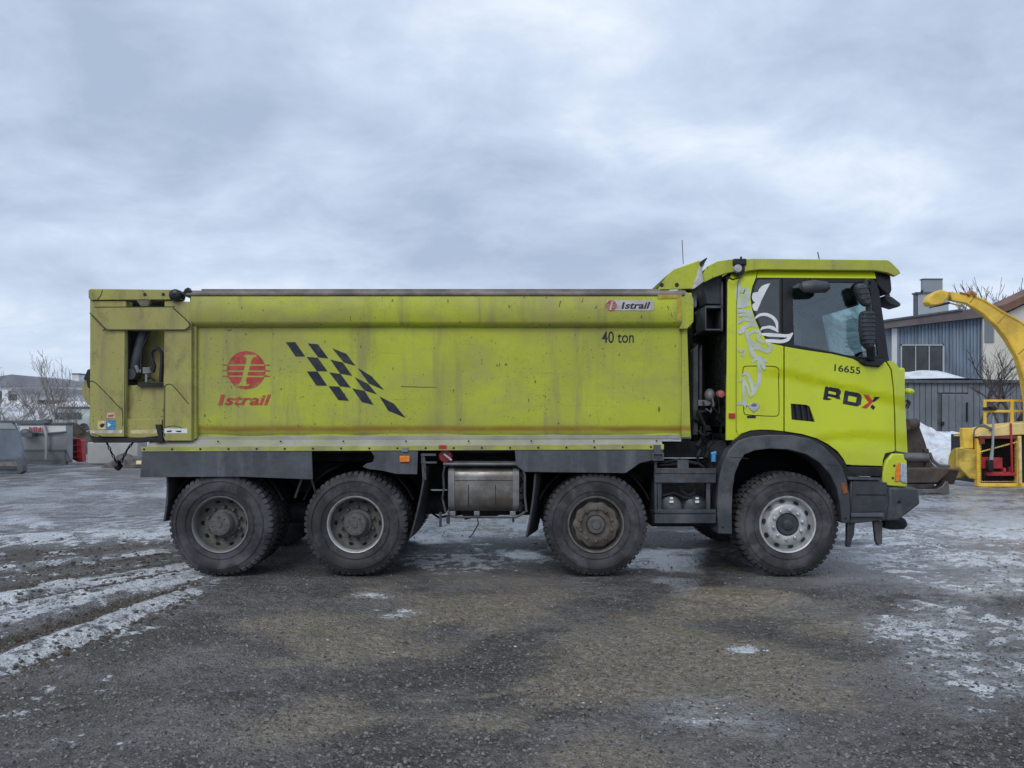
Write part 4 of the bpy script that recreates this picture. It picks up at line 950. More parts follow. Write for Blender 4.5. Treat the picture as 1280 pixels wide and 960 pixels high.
# ---- behind the cab
g = G()
g.pbox(866,352,906,568,.95,.6)
mk('engine_wall', g, dark, T)
g = G().ppoly([(871,360),(884,356),(904,350),(905,420),(882,413),(882,380),(871,384)], .45, .5); mk('air_intake', g, black, T, bevel=.01)
mk('intake_shelf', G().pbox(882,382,903,385,.12,.5).pbox(882,411,903,413,.12,.5).pbox(901.5,352,904,414,.12,.4).pbox(881.5,384,883,412,.12,.4), plastic, T, bevel=.003)
mk('intake_duct', G().ppoly([(881,345),(903,344),(904,381),(883,380),(881,368),(878,362)], .15, .3), plain('duct', (.03,.035,.045), .6), T, bevel=.01)
g = G()
for a, w_ in ((866,7),(874,4)): g.ppoly([(a,438),(a+w_,430),(a+w_,544),(a,544)], .30+.1*(a>870), .12)
g.pbox(866,545,906,569,.75,.1); mk('exhaust_stack', g, plastic, T, bevel=.01)
mk('tilt_cylinder', G().tube([P(869,430,.5), P(869,560,.5)], .05, 12), dark, T)
mk('filter_housing', G().blob(P(887,494,.3), (.055,.07,.075), 2, .05).pbox(873,500,889,507,.28,.1).tube([P(890,497,.25),P(892,505,.25),P(888,515,.25),P(882,511,.25)], .012, 6), greysteel, T)
mk('red_light', G().lathe([(0,-.03),(.035,-.025),(.04,0),(.04,.05)], P(901,492.5,.15), n=12), plain('dull_red', (.35,.10,.09), .5), T)
g = G(); rnd = random.Random(12)
for i in range(22):
    a, b = rnd.uniform(868, 903), rnd.uniform(500, 566); pts = [P(a+rnd.uniform(-8,8)*k/3+4*math.sin(k+i), b+k*rnd.uniform(-4,9), .3+.1*math.sin(k+i)) for k in range(4)]
    g.tube(pts, rnd.uniform(.008,.02), 6)
for i in range(10): g.blob(P(rnd.uniform(870,905), rnd.uniform(515,565), .4), (.05,.06,.05), 1, .3, i)
mk('pipe_tangle', g, dark, T)
mk('side_trunk', G().pbox(828,552,905,572,.35,.1), dark, T)
g = G(); g.ppoly([(887,560),(908,545),(910,565),(897,600),(888,590)], .15, .3); mk('mud_shield', g, dark, T, bevel=.01)
# ------------------------------------------------------------------ ground
def vnoise(x, y, seed):
    xi = np.floor(x).astype(np.int64); yi = np.floor(y).astype(np.int64); fx_ = x-xi; fy = y-yi
    fx_ = fx_*fx_*(3-2*fx_); fy = fy*fy*(3-2*fy)
    def h(a, b):
        n = (a*374761393 + b*668265263 + seed*1442695041) & 0xFFFFFFFF
        n = ((n ^ (n >> 13))*1274126177) & 0xFFFFFFFF
        return ((n ^ (n >> 16)) & 0xFFFF)/65535.0
    return (h(xi, yi)*(1-fx_)+h(xi+1, yi)*fx_)*(1-fy)+(h(xi, yi+1)*(1-fx_)+h(xi+1, yi+1)*fx_)*fy
def fbm(x, y, sc, oc, seed, gain=.55):
    s = 0; a = 1; t = 0
    for o in range(oc): s = s+a*vnoise(x*sc+17.3*o, y*sc-9.1*o, seed+o); t += a; a *= gain; sc *= 2.03
    return s/t
def sstep(v, a, b): t = np.clip((v-a)/(b-a), 0, 1); return t*t*(3-2*t)
def axis(lo, hi, segs):
    o = [lo]
    for e_, st in segs:
        while o[-1] < e_ - 1e-6: o.append(min(e_, o[-1]+st))
    return np.array(o)
xs = axis(-900, 900, [(-60, 60), (-24, 3), (-9, .25), (-5.2, .06), (5.6, .022), (9, .06), (24, .25), (60, 3), (900, 60)])
ys = axis(-120, 900, [(-30, 10), (-8, 1), (-4.6, .1), (-2.2, .018), (.6, .028), (4, .07), (12, .16), (30, .5), (60, 3), (120, 10), (900, 60)])
GX, GY = np.meshgrid(xs, ys)
D = GY + D0; Dc = np.maximum(D, .8)
PX = 640 + GX*F/Dc; PY = HY + HC*F/Dc; front = (D > .8)
def blobm(cx, cy, rx, ry, ang=0, soft=.6):
    a = R(ang); dx = PX-cx; dy = PY-cy; u = (dx*math.cos(a)+dy*math.sin(a))/rx; v = (-dx*math.sin(a)+dy*math.cos(a))/ry
    return np.where(front, np.clip((1-np.sqrt(u*u+v*v))/soft+.0, -1.2, 1), -1.2)
n_big = fbm(GX, GY, .35, 5, 11); n_mid = fbm(GX, GY, 1.6, 5, 31); n_fin = fbm(GX, GY, 7, 4, 51)
# snow and ice: where the photograph has it, broken up by noise in the ground's own metres
sn = np.full(GX.shape, -1.2)
for b in ((95,742,210,24,-16),(60,805,190,34,-18),(190,725,130,18,-13),(130,765,180,28,-20),(30,840,90,16,-8),(60,942,120,34,-4),(150,668,120,12,-6),(215,683,40,6,-10),(90,640,200,40,-2),(60,615,150,20),(120,720,150,8,-14),
          (600,692,75,20,0),(560,700,70,16,0),(620,672,110,10,0),(690,700,30,6,0),(797,706,16,6,0),(1120,705,110,12,12),(1160,724,110,9,15),(1090,690,70,12,8),(1085,700,45,10,10),(1210,738,60,10,18),(1215,810,130,75,10),(1180,790,100,60,0),(1210,650,210,75,0),(1150,620,160,34,0),(1270,700,120,60,0),(100,640,300,60,0),
          (935,812,26,5,0),(500,765,40,5,-6),(470,745,30,4,0),(1230,690,90,18,4),(1180,605,160,16,0),(800,700,20,6,0),(640,655,200,14,0)):
    sn = np.maximum(sn, blobm(*b))
far_sn = sstep(D, 13, 24)*.75 - .30
sn = np.maximum(sn, np.where(D > 12, far_sn, -1.2))
# streaks follow the way vehicles drive in from the left
dx, dy = .50, .866
ug = GX*dx+GY*dy; vg = -GX*dy+GY*dx
st = fbm(ug*.13, vg*2.4, 1, 6, 71, .62); lk = sstep(-GX, 1.0, 3.2)*sstep(D, 13, 8)
st2 = fbm(GX*.55+GY*.3, GY*1.6, 1, 6, 91, .6)
streak = st*lk + (st2*.75+n_mid*.25)*(1-lk)
n_f2 = fbm(GX, GY, 16, 3, 61)
snow = sstep(sn*.50 + (streak-.5)*3.0 + (n_fin-.5)*1.5 + (n_f2-.5)*1.8, .02, .95)
snow = np.where(front & (D > 3), snow, sstep(n_big*1.0+(n_mid-.5)*.6, .62, .75))
# furrows and ridges pressed by tyres (left), in metres
YL = PY.copy()                                      # which of the curving wheel tracks, named by where it leaves the photo's left edge
for _ in range(10): YL = PY + np.clip(PX, -300, 600)*np.clip(.16+(YL-740)*.0022, .03, .42)
leftw = np.where(front, sstep(-np.where(YL < 700, PX-60, PX+.25*(YL-790)), -275, -165), 0)*sstep(PX, -500, -200)
YL = YL + (fbm(GX, GY, .9, 3, 15)-.5)*16
fur = np.zeros_like(GX)
for c_, w_, d_ in ((803,11,.048),(754,4,.03),(733,5,.035),(712,5,.03),(690,8,.03),(840,5,.02)):
    t = (YL-c_)/w_; fur += d_*(-np.exp(-t*t) + .75*np.exp(-((t-1.7)/.8)**2) + .75*np.exp(-((t+1.7)/.8)**2))
fur *= leftw*(.35+1.1*n_mid)
band = np.interp(YL, [600,612,620,630,655,668,676,684,700,706,712,735,742,751,755,762,782,790,802,810,817,836,848,870], [.2,.35,.75,.25,.35,.4,.8,.2,.1,.62,.05,.05,.78,.62,.12,.8,.85,.25,.0,.25,.8,.8,.15,.0])
stl = fbm(YL*.16, (PX+2*YL)*.022, 1, 5, 73, .62)
sl = sstep(band*1.15-.50 + (stl-.5)*1.9 + (n_fin-.5)*1.0 + (n_f2-.5)*1.6, -.40, .50)
snow *= sstep(sn, -.35, .15)
snow = snow*(1-leftw*sstep(YL, 560, 610)) + sl*leftw*sstep(YL, 560, 610)
snow *= 1 - .8*sstep(-fur, .012, .045)
# old tyre prints in the mud, lower right of centre
uv = GX*.76+GY*.65; vv = -GX*.65+GY*.76
pr_ = (np.exp(-((vv+2.96)/.13)**4)*sstep(GX, -.9, -.5)*(1-sstep(GX, .5, 1.2)) + np.exp(-((vv+2.55)/.12)**4)*sstep(GX, -.2, .3)*(1-sstep(GX, 1.2, 1.7)))*sstep(n_mid, .35, .55); chev = (np.sin(uv*62+np.abs(vv+2.8)*30)*np.cos(vv*44) > .1)*1.0
H = (fbm(GX, GY, 13, 3, 7)-.5)*.030*(1-snow*.5) + (n_big-.5)*.13 + (n_mid-.5)*.040 + (n_fin-.5)*.016 + fur*1.0 + fbm(GX, GY, 28, 2, 5)*.010*(1-snow) + snow*.010 + pr_*chev*.012 - pr_*.004
near = np.exp(-((GX)/9.0)**4)
flat = sstep(-np.abs(GY-1.2), -2.3, -1.2)*sstep(-np.abs(GX), -5.2, -4.4)      # firm, level where the truck stands
H = H*(1-.8*flat) - .012*flat
H = np.where(D > 60, H-.05, H)
tan = np.full(GX.shape, -1.2)
for b in ((830,830,330,60,-3),(500,780,260,50,-6),(620,890,220,34,-14),(760,930,260,50,-8),(1010,870,160,30,10),(430,900,180,40,-12),(900,760,200,26,0),(620,655,70,15,0),(1130,598,60,6),(700,590,90,10)): tan = np.maximum(tan, blobm(*b, soft=.8) if len(b) == 5 else blobm(*b, 0, .8))
tan = sstep(tan*.6 + (n_mid-.5)*1.3 + (n_big-.5)*.9 + (st2-.5)*1.0, -.02, .50)
tan = np.clip(tan + pr_*(chev*.8-.25), 0, 1)
for b in ((560,866,110,5,-4),(430,886,70,7,-9),(700,858,90,6,2),(860,842,120,5,3),(640,905,70,6,-4)): tan = np.maximum(tan, .9*sstep(blobm(*b, soft=.8)*.6+(n_mid-.5)+(n_fin-.5)*.8, .0, .4))
beige = sstep(blobm(622,655,75,17,0,.5)+(n_mid-.5)*.6, .1, .5)
wet = sstep(n_big*.8+n_mid*.5+np.where(front, .20*blobm(1150,680,300,90), 0)+.20*np.clip(blobm(120,640,260,60), 0, 1)+.16*np.clip(blobm(900,760,260,40), 0, 1)+.14*np.clip(blobm(620,690,300,40), 0, 1), .60, .78)
sni = np.maximum(sn, blobm(910,893,100,24,4)); icef = sstep(np.where(front, sni, .1)*.75 + (st2-.5)*1.7 + (n_mid-.5)*1.1 + .15*sstep(D, 8, 14), -.20, .60)*(1-.6*tan)
icef *= 1-.65*sstep(-np.abs(GX-.0), -4.4, -4.0)*sstep(GY, -.25, .15)*sstep(-GY, -2.7, -2.2)  # ice thinned under the truck, painting its shade into the ground colour
mud = np.maximum(sstep(-fur, .004, .022), leftw*sstep(.28-band, 0, .2)*.55)
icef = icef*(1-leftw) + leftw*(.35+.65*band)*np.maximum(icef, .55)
nx, ny = len(xs), len(ys)
V = np.stack([GX, GY, H], -1).reshape(-1, 3)
idx = np.arange(nx*ny).reshape(ny, nx); Q4 = np.stack([idx[:-1,:-1], idx[:-1,1:], idx[1:,1:], idx[1:,:-1]], -1).reshape(-1, 4)
me = bpy.data.meshes.new('ground'); me.vertices.add(len(V)); me.vertices.foreach_set('co', V.ravel())
me.loops.add(Q4.size); me.loops.foreach_set('vertex_index', Q4.ravel()); me.polygons.add(len(Q4))
me.polygons.foreach_set('loop_start', np.arange(0, Q4.size, 4)); me.update(calc_edges=True)
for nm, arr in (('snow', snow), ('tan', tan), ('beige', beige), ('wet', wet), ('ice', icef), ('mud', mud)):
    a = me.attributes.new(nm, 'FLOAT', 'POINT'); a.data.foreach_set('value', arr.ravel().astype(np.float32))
m = M('wet_gravel_yard', .8, 0, .5)
sna, tna, bga, wta = m.attr('snow'), m.attr('tan'), m.attr('beige'), m.attr('wet')
ng = m.noise(85, 5, .75); nm_ = m.noise(9, 6, .65); vg1 = m.voro(58); vcol = m.voro(58, out='Color')
base = m.mix(m.step(nm_, .33, .68), (0.060, 0.055, 0.055), (0.175, 0.165, 0.160))
base = m.mix(m.step(m.noise(.9, 8, .7, (.6,1,1)), .44, .60, 0, .8), base, (0.225, 0.21, 0.20))
base = m.mix(m.step(m.noise(.7, 8, .72, (.6,1,1), off=(4,2,0)), .46, .57, 0, .85), base, (0.042, 0.034, 0.028))
base = m.mix(m.step(m.noise(5, 8, .75, (.5,1,1), off=(8,2,0)), .55, .66, 0, .6), base, (0.26, 0.245, 0.23))
base = m.mix(m.step(ng, .50, .66, 0, .7), base, (0.21, 0.20, 0.205))
sepc = m.n('ShaderNodeSeparateColor'); m.t.links.new(vcol, sepc.inputs[0])
base = m.mix(m.step(sepc.outputs[0], .80, .95, 0, .6), base, (0.23, 0.22, 0.225))
base = m.mix(m.step(m.noise(24, 7, .78, off=(7,7,0)), .50, .66, 0, .65), base, (0.21, 0.20, 0.20))
base = m.mix(m.step(m.noise(13, 7, .78, off=(2,9,0)), .47, .34, 0, .75), base, (0.028, 0.025, 0.025))
base = m.mix(m.step(ng, .47, .33, 0, .85), base, (0.018, 0.016, 0.017))
tanc = m.mix(m.step(m.noise(22, 6, .7), .35, .7), (0.175, 0.145, 0.112), (0.37, 0.32, 0.245))
tanc = m.mix(m.step(m.noise(1.6, 4, .5, off=(6,6,0)), .60, .72, 0, .45), tanc, (0.19, 0.19, 0.09))
tf = m.math('MULTIPLY', tna, m.step(m.noise(26, 7, .75, off=(2,7,1)), .26, .54))
base = m.mix(tf, base, tanc)
base = m.mix(bga, base, (0.42, 0.38, 0.29))
icy = m.step(m.x(1), 2.0, 5.0, .0, .75)
snc = m.mix(m.step(m.noise(3, 6, .6), .35, .7), (0.58, 0.60, 0.63), (0.84, 0.86, 0.89)); snc = m.mix(icy, snc, (0.30, 0.31, 0.34))
snc = m.mix(m.step(m.noise(70, 4, .7, off=(1,1,1)), .50, .60, 0, .75), snc, (0.10, 0.095, 0.09))
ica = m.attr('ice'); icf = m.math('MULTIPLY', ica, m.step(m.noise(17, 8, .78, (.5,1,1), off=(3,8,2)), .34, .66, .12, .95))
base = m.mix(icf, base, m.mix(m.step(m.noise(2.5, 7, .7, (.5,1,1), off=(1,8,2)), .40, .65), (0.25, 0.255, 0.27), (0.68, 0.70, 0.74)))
base = m.mix(m.math('MULTIPLY', m.attr('mud'), .85), base, m.mix(m.step(m.noise(20, 6, .7), .3, .7), (0.035, 0.026, 0.018), (0.10, 0.08, 0.055)))  # brown mud, darkened further to put the ruts' shade into the colour
sf = m.step(m.math('ADD', sna, m.math('MULTIPLY', m.math('SUBTRACT', m.noise(30, 7, .75, off=(5,3,2)), .5), 2.8)), .36, .74)
c = m.mix(sf, base, snc); m.col(c)
r_ = m.step(m.math('ADD', wta, m.math('MULTIPLY', icf, .8)), 0, 1, .70, .16); r2 = m.mix(sf, r_, (.45, .45, .45)); m.rough(m.math('ADD', r2, m.math('MULTIPLY', m.math('SUBTRACT', ng, .5), .25)))
hh = m.math('ADD', m.math('MULTIPLY', m.math('SUBTRACT', 1.0, vg1), m.math('SUBTRACT', 1.0, m.math('MULTIPLY', sf, .7))), m.math('MULTIPLY', m.noise(30, 6, .7), 1.2))
hh = m.math('ADD', hh, m.math('MULTIPLY', m.math('SUBTRACT', 1.0, m.voro(21)), 1.3)); m.bump(hh, m.step(wta, .1, .9, 1.0, .22), .022)
me.materials.append(m.m); me.polygons.foreach_set('use_smooth', [True]*len(me.polygons))
gro = bpy.data.objects.new('ground', me); COL.objects.link(gro); gro['kind'] = 'structure'
gro['label'] = 'dark wet gravel yard with ice patches, muddy tan areas and tyre tracks'

def hat(x, y):
    i = min(max(int(np.searchsorted(xs, x)), 1), nx-1); j = min(max(int(np.searchsorted(ys, y)), 1), ny-1); return float(H[j, i])
def scatter(name, pts, mat, flatk=.6, seed=0, **pr):
    rnd = random.Random(seed); V_, F_ = [], []
    base_v = [(-1,-1,-.6),(1,-.9,-.6),(1.1,1,-.6),(-.9,1.1,-.6),(-.55,-.6,.7),(.6,-.5,.9),(.5,.6,.75),(-.6,.5,.8)]
    fcs = [(4,5,6,7),(0,1,5,4),(1,2,6,5),(2,3,7,6),(3,0,4,7)]
    for (x, y, s_) in pts:
        a = rnd.uniform(0, 6.28); ca, sa = math.cos(a), math.sin(a); z = hat(x, y); sx = s_*rnd.uniform(.7,1.3); sy = s_*rnd.uniform(.6,1.1); sz = s_*flatk*rnd.uniform(.6,1.2); b = len(V_)
        for p in base_v:
            px_, py_ = p[0]*sx*rnd.uniform(.75,1.15), p[1]*sy*rnd.uniform(.75,1.15); V_.append((x+px_*ca-py_*sa, y+px_*sa+py_*ca, z+(p[2]+.25)*sz*rnd.uniform(.8,1.15)))
        F_ += [tuple(b+i for i in f) for f in fcs]
    me = bpy.data.meshes.new(name); me.from_pydata(V_, [], F_); me.materials.append(mat); o = bpy.data.objects.new(name, me); COL.objects.link(o)
    o['kind'] = 'stuff'; o['label'] = pr.get('label', name); return o
rnd = random.Random(21); pts = []
while len(pts) < 16000:
    D_ = 3.4/(1-rnd.random()*.68); x = rnd.uniform(-.72, .72)*D_; y = D_-D0
    if 0 < y < 2.5 and -4.3 < x < 4.2 and rnd.random() < .7: continue
    pts.append((x, y, rnd.choice((.004,.005,.006,.008,.011))*rnd.uniform(.7,1.3)))
gm = M('gravel_stones', .8); gm.col(gm.mix(gm.step(gm.noise(40, 2), .35, .65), (0.045,0.042,0.042), (0.24,0.23,0.225))); scatter('gravel', pts, gm.m, label='loose dark gravel stones strewn over the yard')
pts = []; dm = plain('mud_clods_brown', (.075,.06,.045), .9, 0, .35, 20)
while len(pts) < 1100:
    q_ = rnd.choice((803,803,803,754,733,722,712,690,850,842)) + rnd.gauss(0, 6); a_ = rnd.uniform(-20, 255); b_ = q_ - a_*min(.42, max(.03, .16+(q_-740)*.0022))
    dd_ = HC*F/(b_-HY); x = (a_-640)*dd_/F; y = dd_-D0
    pts.append((x, y, rnd.uniform(.006, .022)))
scatter('mud_clods', pts, dm, label='brown mud clods along the tyre tracks at left')
pts = []
for cx_p, cy_p, n, sd in ((935,812,26,(14,4)),(800,706,24,(14,4)),(560,700,30,(40,8)),(120,760,60,(90,30)),(80,735,50,(70,14)),(880,890,40,(40,12)),(735,870,4,(10,5)),(1150,800,20,(30,30)),(480,790,8,(60,20)),(600,790,8,(60,20))):
    for i in range(n):
        px_ = rnd.gauss(cx_p, sd[0]); py_ = rnd.gauss(cy_p, sd[1])
        if py_ < 560: continue
        D_ = HC*F/(py_-HY); pts.append(((px_-640)*D_/F, D_-D0, rnd.uniform(.003, .009)*(D_/4.5)))
scatter('ice_lumps', pts, plain('ice_lump_white', (.48,.50,.54), .4, 0, .2, 12), .35, label='small crushed ice lumps lying on the gravel')

# ------------------------------------------------------------------ background
def DP(px, py, D): return P(px, py, D-D0)
def dbox(g, px0, py0, px1, py1, D, depth): return g.pbox(px0, py0, px1, py1, D-D0, depth)
GZ = lambda D: HY + HC*F/D                       # row where flat ground at distance D shows
def T2(name, px, D, label, cat, group=None, z=0):
    p = DP(px, HY, D); return top(name, (p.x, p.y, z), label, cat, group)
# far-away land: low snowy slope at the left and a hill line
def terrain(name, x0, x1, y0, y1, nx_, ny_, hf, mat, label):
    X = np.linspace(x0, x1, nx_); Y = np.linspace(y0, y1, ny_); A, B = np.meshgrid(X, Y); Z = hf(A, B)
    V = np.stack([A, B, Z], -1).reshape(-1, 3); ix = np.arange(nx_*ny_).reshape(ny_, nx_)
    Q = np.stack([ix[:-1,:-1], ix[:-1,1:], ix[1:,1:], ix[1:,:-1]], -1).reshape(-1, 4)
    me = bpy.data.meshes.new(name); me.from_pydata(V.tolist(), [], Q.tolist()); me.materials.append(mat); me.polygons.foreach_set('use_smooth', [True]*len(Q))
    o = bpy.data.objects.new(name, me); COL.objects.link(o); o['kind'] = 'structure'; o['label'] = label; return o
hs = M('scrub_snow_slope', .9, 0, .2)
hs.col(hs.mix(hs.step(hs.noise(.9, 9, .78), .45, .60), (0.70, 0.73, 0.78), (0.40, 0.38, 0.38))); hs.bump(hs.noise(3, 8, .7), .8, .3)
terrain('snow_slope', -90, -12, 26, 110, 90, 60, lambda a, b: sstep(b, 30, 62)*2.9*sstep(-a, 14, 22)+ (fbm(a, b, .25, 4, 3)-.5)*1.3*sstep(b, 28, 40) - .25, hs.m, 'snow covered scrubby slope behind the yard at left')
hm = M('far_hill', .95, 0, .2); hm.col(hm.mix(hm.step(hm.noise(.02, 8, .7), .4, .6), (0.13, 0.15, 0.18), (0.36, 0.39, 0.43)))
terrain('far_hills', -420, 420, 330, 460, 80, 8, lambda a, b: (9+9*fbm(a, b*0, .010, 4, 8)+sstep(-a, 120, 330)*4)*np.sin(np.clip((b-330)/130, 0, 1)*math.pi*.5) - .3, hm.m, 'low hazy wooded hill line on the horizon')
roofsnow = plain('snowy_roof', (.62,.65,.70), .8, 0, .1, .5)
greyroof = plain('dark_grey_roof', (.19,.20,.22), .8, 0, .15, .5)
wallgrey = plain('pale_far_wall', (.72,.73,.75), .8, 0, .2, .5)
for (a0, a1, yt0, yt1, yb0, D_, lab) in ((-60, 105, 468, 479, 486, 118, 'long low grey roofed hall furthest back on the left skyline'), (12, 104, 484, 487.5, 497, 92, 'long low hall with dark roof edge in front of another hall, left background')):
    t = T2('far_hall', (a0+a1)/2, D_, lab, 'building')
    g = G(); x0, x1 = DP(a0, 0, D_).x, DP(a1, 0, D_).x; zt, z1, zb = DP(0, yt0, D_).z, DP(0, yt1, D_).z, DP(0, yb0, D_).z
    mk('wall', G().box(x0+.5, x1-.5, D_-D0+.6, D_-D0+14, 0, z1), wallgrey, t)
    mk('roof', G().poly([(x0, z1-.5), (x0+ (x1-x0)*.05, z1+.15), (x0+(x1-x0)*.45, zt), (x1, z1), (x1, z1-.5)], D_-D0, D_-D0+15), greyroof, t)
    g = G()
    for k in range(6): xx = lin(x0+3, x1-4, k/5); g.box(xx, xx+1.6, D_-D0+.5, D_-D0+.62, max(.5, z1-2.6), z1-1.2)
    mk('window', g, winglass, t)
t = T2('silo_block', 94, 130, 'small pale block tower on the skyline just left of the truck', 'tower'); g = G(); dbox(g, 90, 467, 98.5, 485, 130, 2); mk('tower_wall', g, wallgrey, t); g = G(); dbox(g, 89.5, 466.5, 99, 468, 129.9, 2.2); mk('tower_cap', g, greyroof, t)

# parked snow-covered van on the slope
t = T2('parked_van', 88, 45, 'snow covered parked van seen between the slope and the truck tail', 'van', z=.3)
g = G().prism([(0,0)]*0 or [(37.3,.9),(37.3,1.65),(37.5,2.02),(37.8,2.22),(39.0,2.22),(39.1,.9)], DP(64,0,45).x, DP(112,0,45).x); mk('body', g, plain('van_grey', (.30,.34,.33), .35, 0, .1, 2), t, bevel=.05)
g = G(); dbox(g, 67, 515.5, 101, 523.5, 44.98, .05); mk('side_window', g, darkglass, t)
g = G().box(DP(65,0,45).x, DP(111,0,45).x, 37.5, 39, 2.21, 2.42); g.blob((DP(85,0,45).x, 38.2, 2.4), (1.0,.6,.18), 2, .1); mk('roof_snow', g, snowm, t, bevel=.06)
g = G(); [g.lathe([(0,-.02),(.2,0),(.33,.02),(.36,.2)], (DP(p,0,45).x, 37.28, .95), n=16) for p in (72, 104)]; mk('wheel', g, rubber, t)
t = T2('snow_bank', 88, 42, 'ploughed snow bank with dirt below the snowy van at left', 'snow bank')
g = G(); rnd = random.Random(6)
for i in range(26): g.blob((DP(rnd.uniform(-20,118),0,41).x, 33+rnd.uniform(-1,1.5), rnd.uniform(-.1,.35)), (rnd.uniform(.6,1.5),rnd.uniform(.5,1),rnd.uniform(.4,.75)), 2, .22, i)
mk('snow', g, M('dirty_snow', .8).col((.4,.41,.43)).m if False else snowm, t, smooth=60)
t = T2('soil_heap', 97, 34, 'low brown soil heap between the red plough and the truck tail', 'heap')
g = G()
for i in range(12): g.blob((DP(rnd.uniform(86,118),0,34).x, 26+rnd.uniform(-.5,1), rnd.uniform(-.1,.55)), (rnd.uniform(.5,.9),.6,rnd.uniform(.3,.75)), 2, .2, i+40)
mk('soil', g, plain('brown_soil', (.085,.07,.055), .95, 0, .4, 3, .2, .5), t, smooth=60)

# sand spreader body
Ds = 25.6; gs = plain('galvanised', (.36,.37,.385), .45, .35, .12, 2, .5, .05, (.2,.2,.2), .4); gdk = plain('dark_grey_steel', (.10,.11,.12), .5, .2, .2, 4)
t = T2('salt_spreader', 55, Ds, 'grey hopper of a salt spreader standing on the ground beside the red plough', 'spreader')
g = G(); a, b = DP(26,0,Ds).x, DP(83,0,Ds).x; Yp = Ds-D0; z = lambda q: DP(0, q, Ds).z
g.prism([(Yp+.35, z(579)), (Yp, z(562)), (Yp, z(531)), (Yp+.38, z(531)), (Yp+.38, z(562)), (Yp+.37, z(579))], a, b); mk('hopper', g, gs, t, bevel=.02)
mk('rim', G().box(a-.1, b+.05, Yp-.06, Yp+.42, z(531), z(528)), gdk, t, bevel=.01)
g = G(); dbox(g, 25, 532, 82, 543, Ds-.02, .02); mk('white_panel', g, plain('chalky_white', (.62,.62,.63), .6, 0, .08, 2), t)
g = G(); [dbox(g, *q, Ds-.05, .02) for q in ((36,533.5,37.3,540),(38.6,534.5,39.6,540),(40.8,534,43,540),(44.2,533.5,45.4,540),(46.6,534.8,48.5,540),(49.4,533.8,50.4,540),(51.6,535,54,540))]; mk('lettering', g, plain('faded_red_letters', (.40,.10,.10), .6, 0, .3, 5), t)
g = G().tube([DP(54.5,532,Ds-.1), DP(58,545,Ds-.15), DP(58,574,Ds-.1)], .05, 8); mk('ladder_rail', g, gs, t)
g = G().tube([DP(83,540,Ds-.05), DP(58,542,Ds-.1), DP(30,540,Ds-.05)], .035, 6); dbox(g, 24, 541, 40, 546, Ds-.35, .3); g.blob(DP(32,541,Ds-.2), (.2,.15,.14), 2, .2, 3); g.tube([DP(60,524,Ds), DP(60,529,Ds)], .14, 8); mk('motor_gear', g, gdk, t)
g = G(); [dbox(g, x_, 549, x_+1.2, 578, Ds+.02, .05) for x_ in (80.5,)]; dbox(g, 26, 562, 83, 563, Ds-.02, .03); mk('ribs', g, gdk, t)
g = G(); dbox(g, 28, 577, 82, 580.5, Ds+.2, .15); mk('skid', g, gdk, t)
# red plough part
Dr = 26.5
t = T2('red_plough', 94, Dr, 'small red steel plough frame leaning beside the grey spreader', 'plough')
g = G().ppoly([(85,546),(101,549),(102,577),(98,578),(86,572)], Dr-D0, .2); mk('mouldboard', g, plain('shadow_red', (.07,.012,.015), .6), t, bevel=.02)
g = G().ppoly([(95.5,549),(101.5,550.5),(103,577),(97,578)], Dr-D0-.1, .25); [dbox(g, 86, q, 100, q+1.6, Dr-.15, .08) for q in (548,556,564,571)]; mk('frame', g, plain('plough_red', (.48,.03,.035), .5, 0, .2, 4), t, bevel=.01)
# loader bucket at the left edge
Db = 21.6
t = T2('loader_bucket', 5, Db, 'big blue grey wheel loader bucket cut off by the left picture edge', 'bucket')
g = G().ppoly([(-70,527),(16,527),(23,541),(28,560),(29.5,588),(26,592),(20,592.5),(-70,591)], Db-D0, .09); mk('side_plate', g, plain('bluegrey_paint', (.17,.20,.245), .45, .2, .15, 2, .4, .05, (.1,.1,.11), .5), t, bevel=.02)
g = G(); dbox(g, -70, 574, 22, 586, Db-.1, .12); mk('cutting_edge_guard', g, gdk, t); g = G(); dbox(g, -70, 577.5, 21, 583, Db-.14, .08); mk('edge_bar', g, plain('worn_edge', (.22,.20,.17), .5, .5), t)
g = G().ppoly([(-70,525.5),(16,525.5),(18,528.5),(-70,528.5)], Db-D0-.03, 1.6); mk('top_lip', g, gdk, t); g = G().ppoly([(-70,528),(14,528),(20,536),(-70,536)], Db-D0-.02, .02); mk('lip_plate', g, gs, t)
g = G().ppoly([(20,574),(25,570),(28,575),(29,589),(25,592.5),(21,591)], Db-D0-.16, .2); mk('wear_shoe', g, gdk, t, bevel=.02)
# concrete block under the tail
Dk = 25.5
t = T2('concrete_block', 141, Dk, 'pale concrete barrier block seen under the truck tail', 'block')
g = G().ppoly([(109,553),(172,553),(172,580),(109,580)], Dk-D0, .7); mk('block', g, plain('pale_concrete', (.40,.40,.39), .85, 0, .15, 1.5, .3, .2), t, bevel=.03)
t = T2('gravel_heap', 160, 25.0, 'small dark gravel heap in front of the concrete block', 'heap')
g = G()
for i in range(9): g.blob((DP(rnd.uniform(140,180),0,24.4).x, 16.6+rnd.uniform(-.2,.3), rnd.uniform(-.05,.1)), (rnd.uniform(.3,.5),.4,rnd.uniform(.15,.45)), 2, .2, i+70)
mk('heap', g, plain('heap_grey', (.12,.11,.105), .95, 0, .4, 5, .2, .5), t, smooth=60)

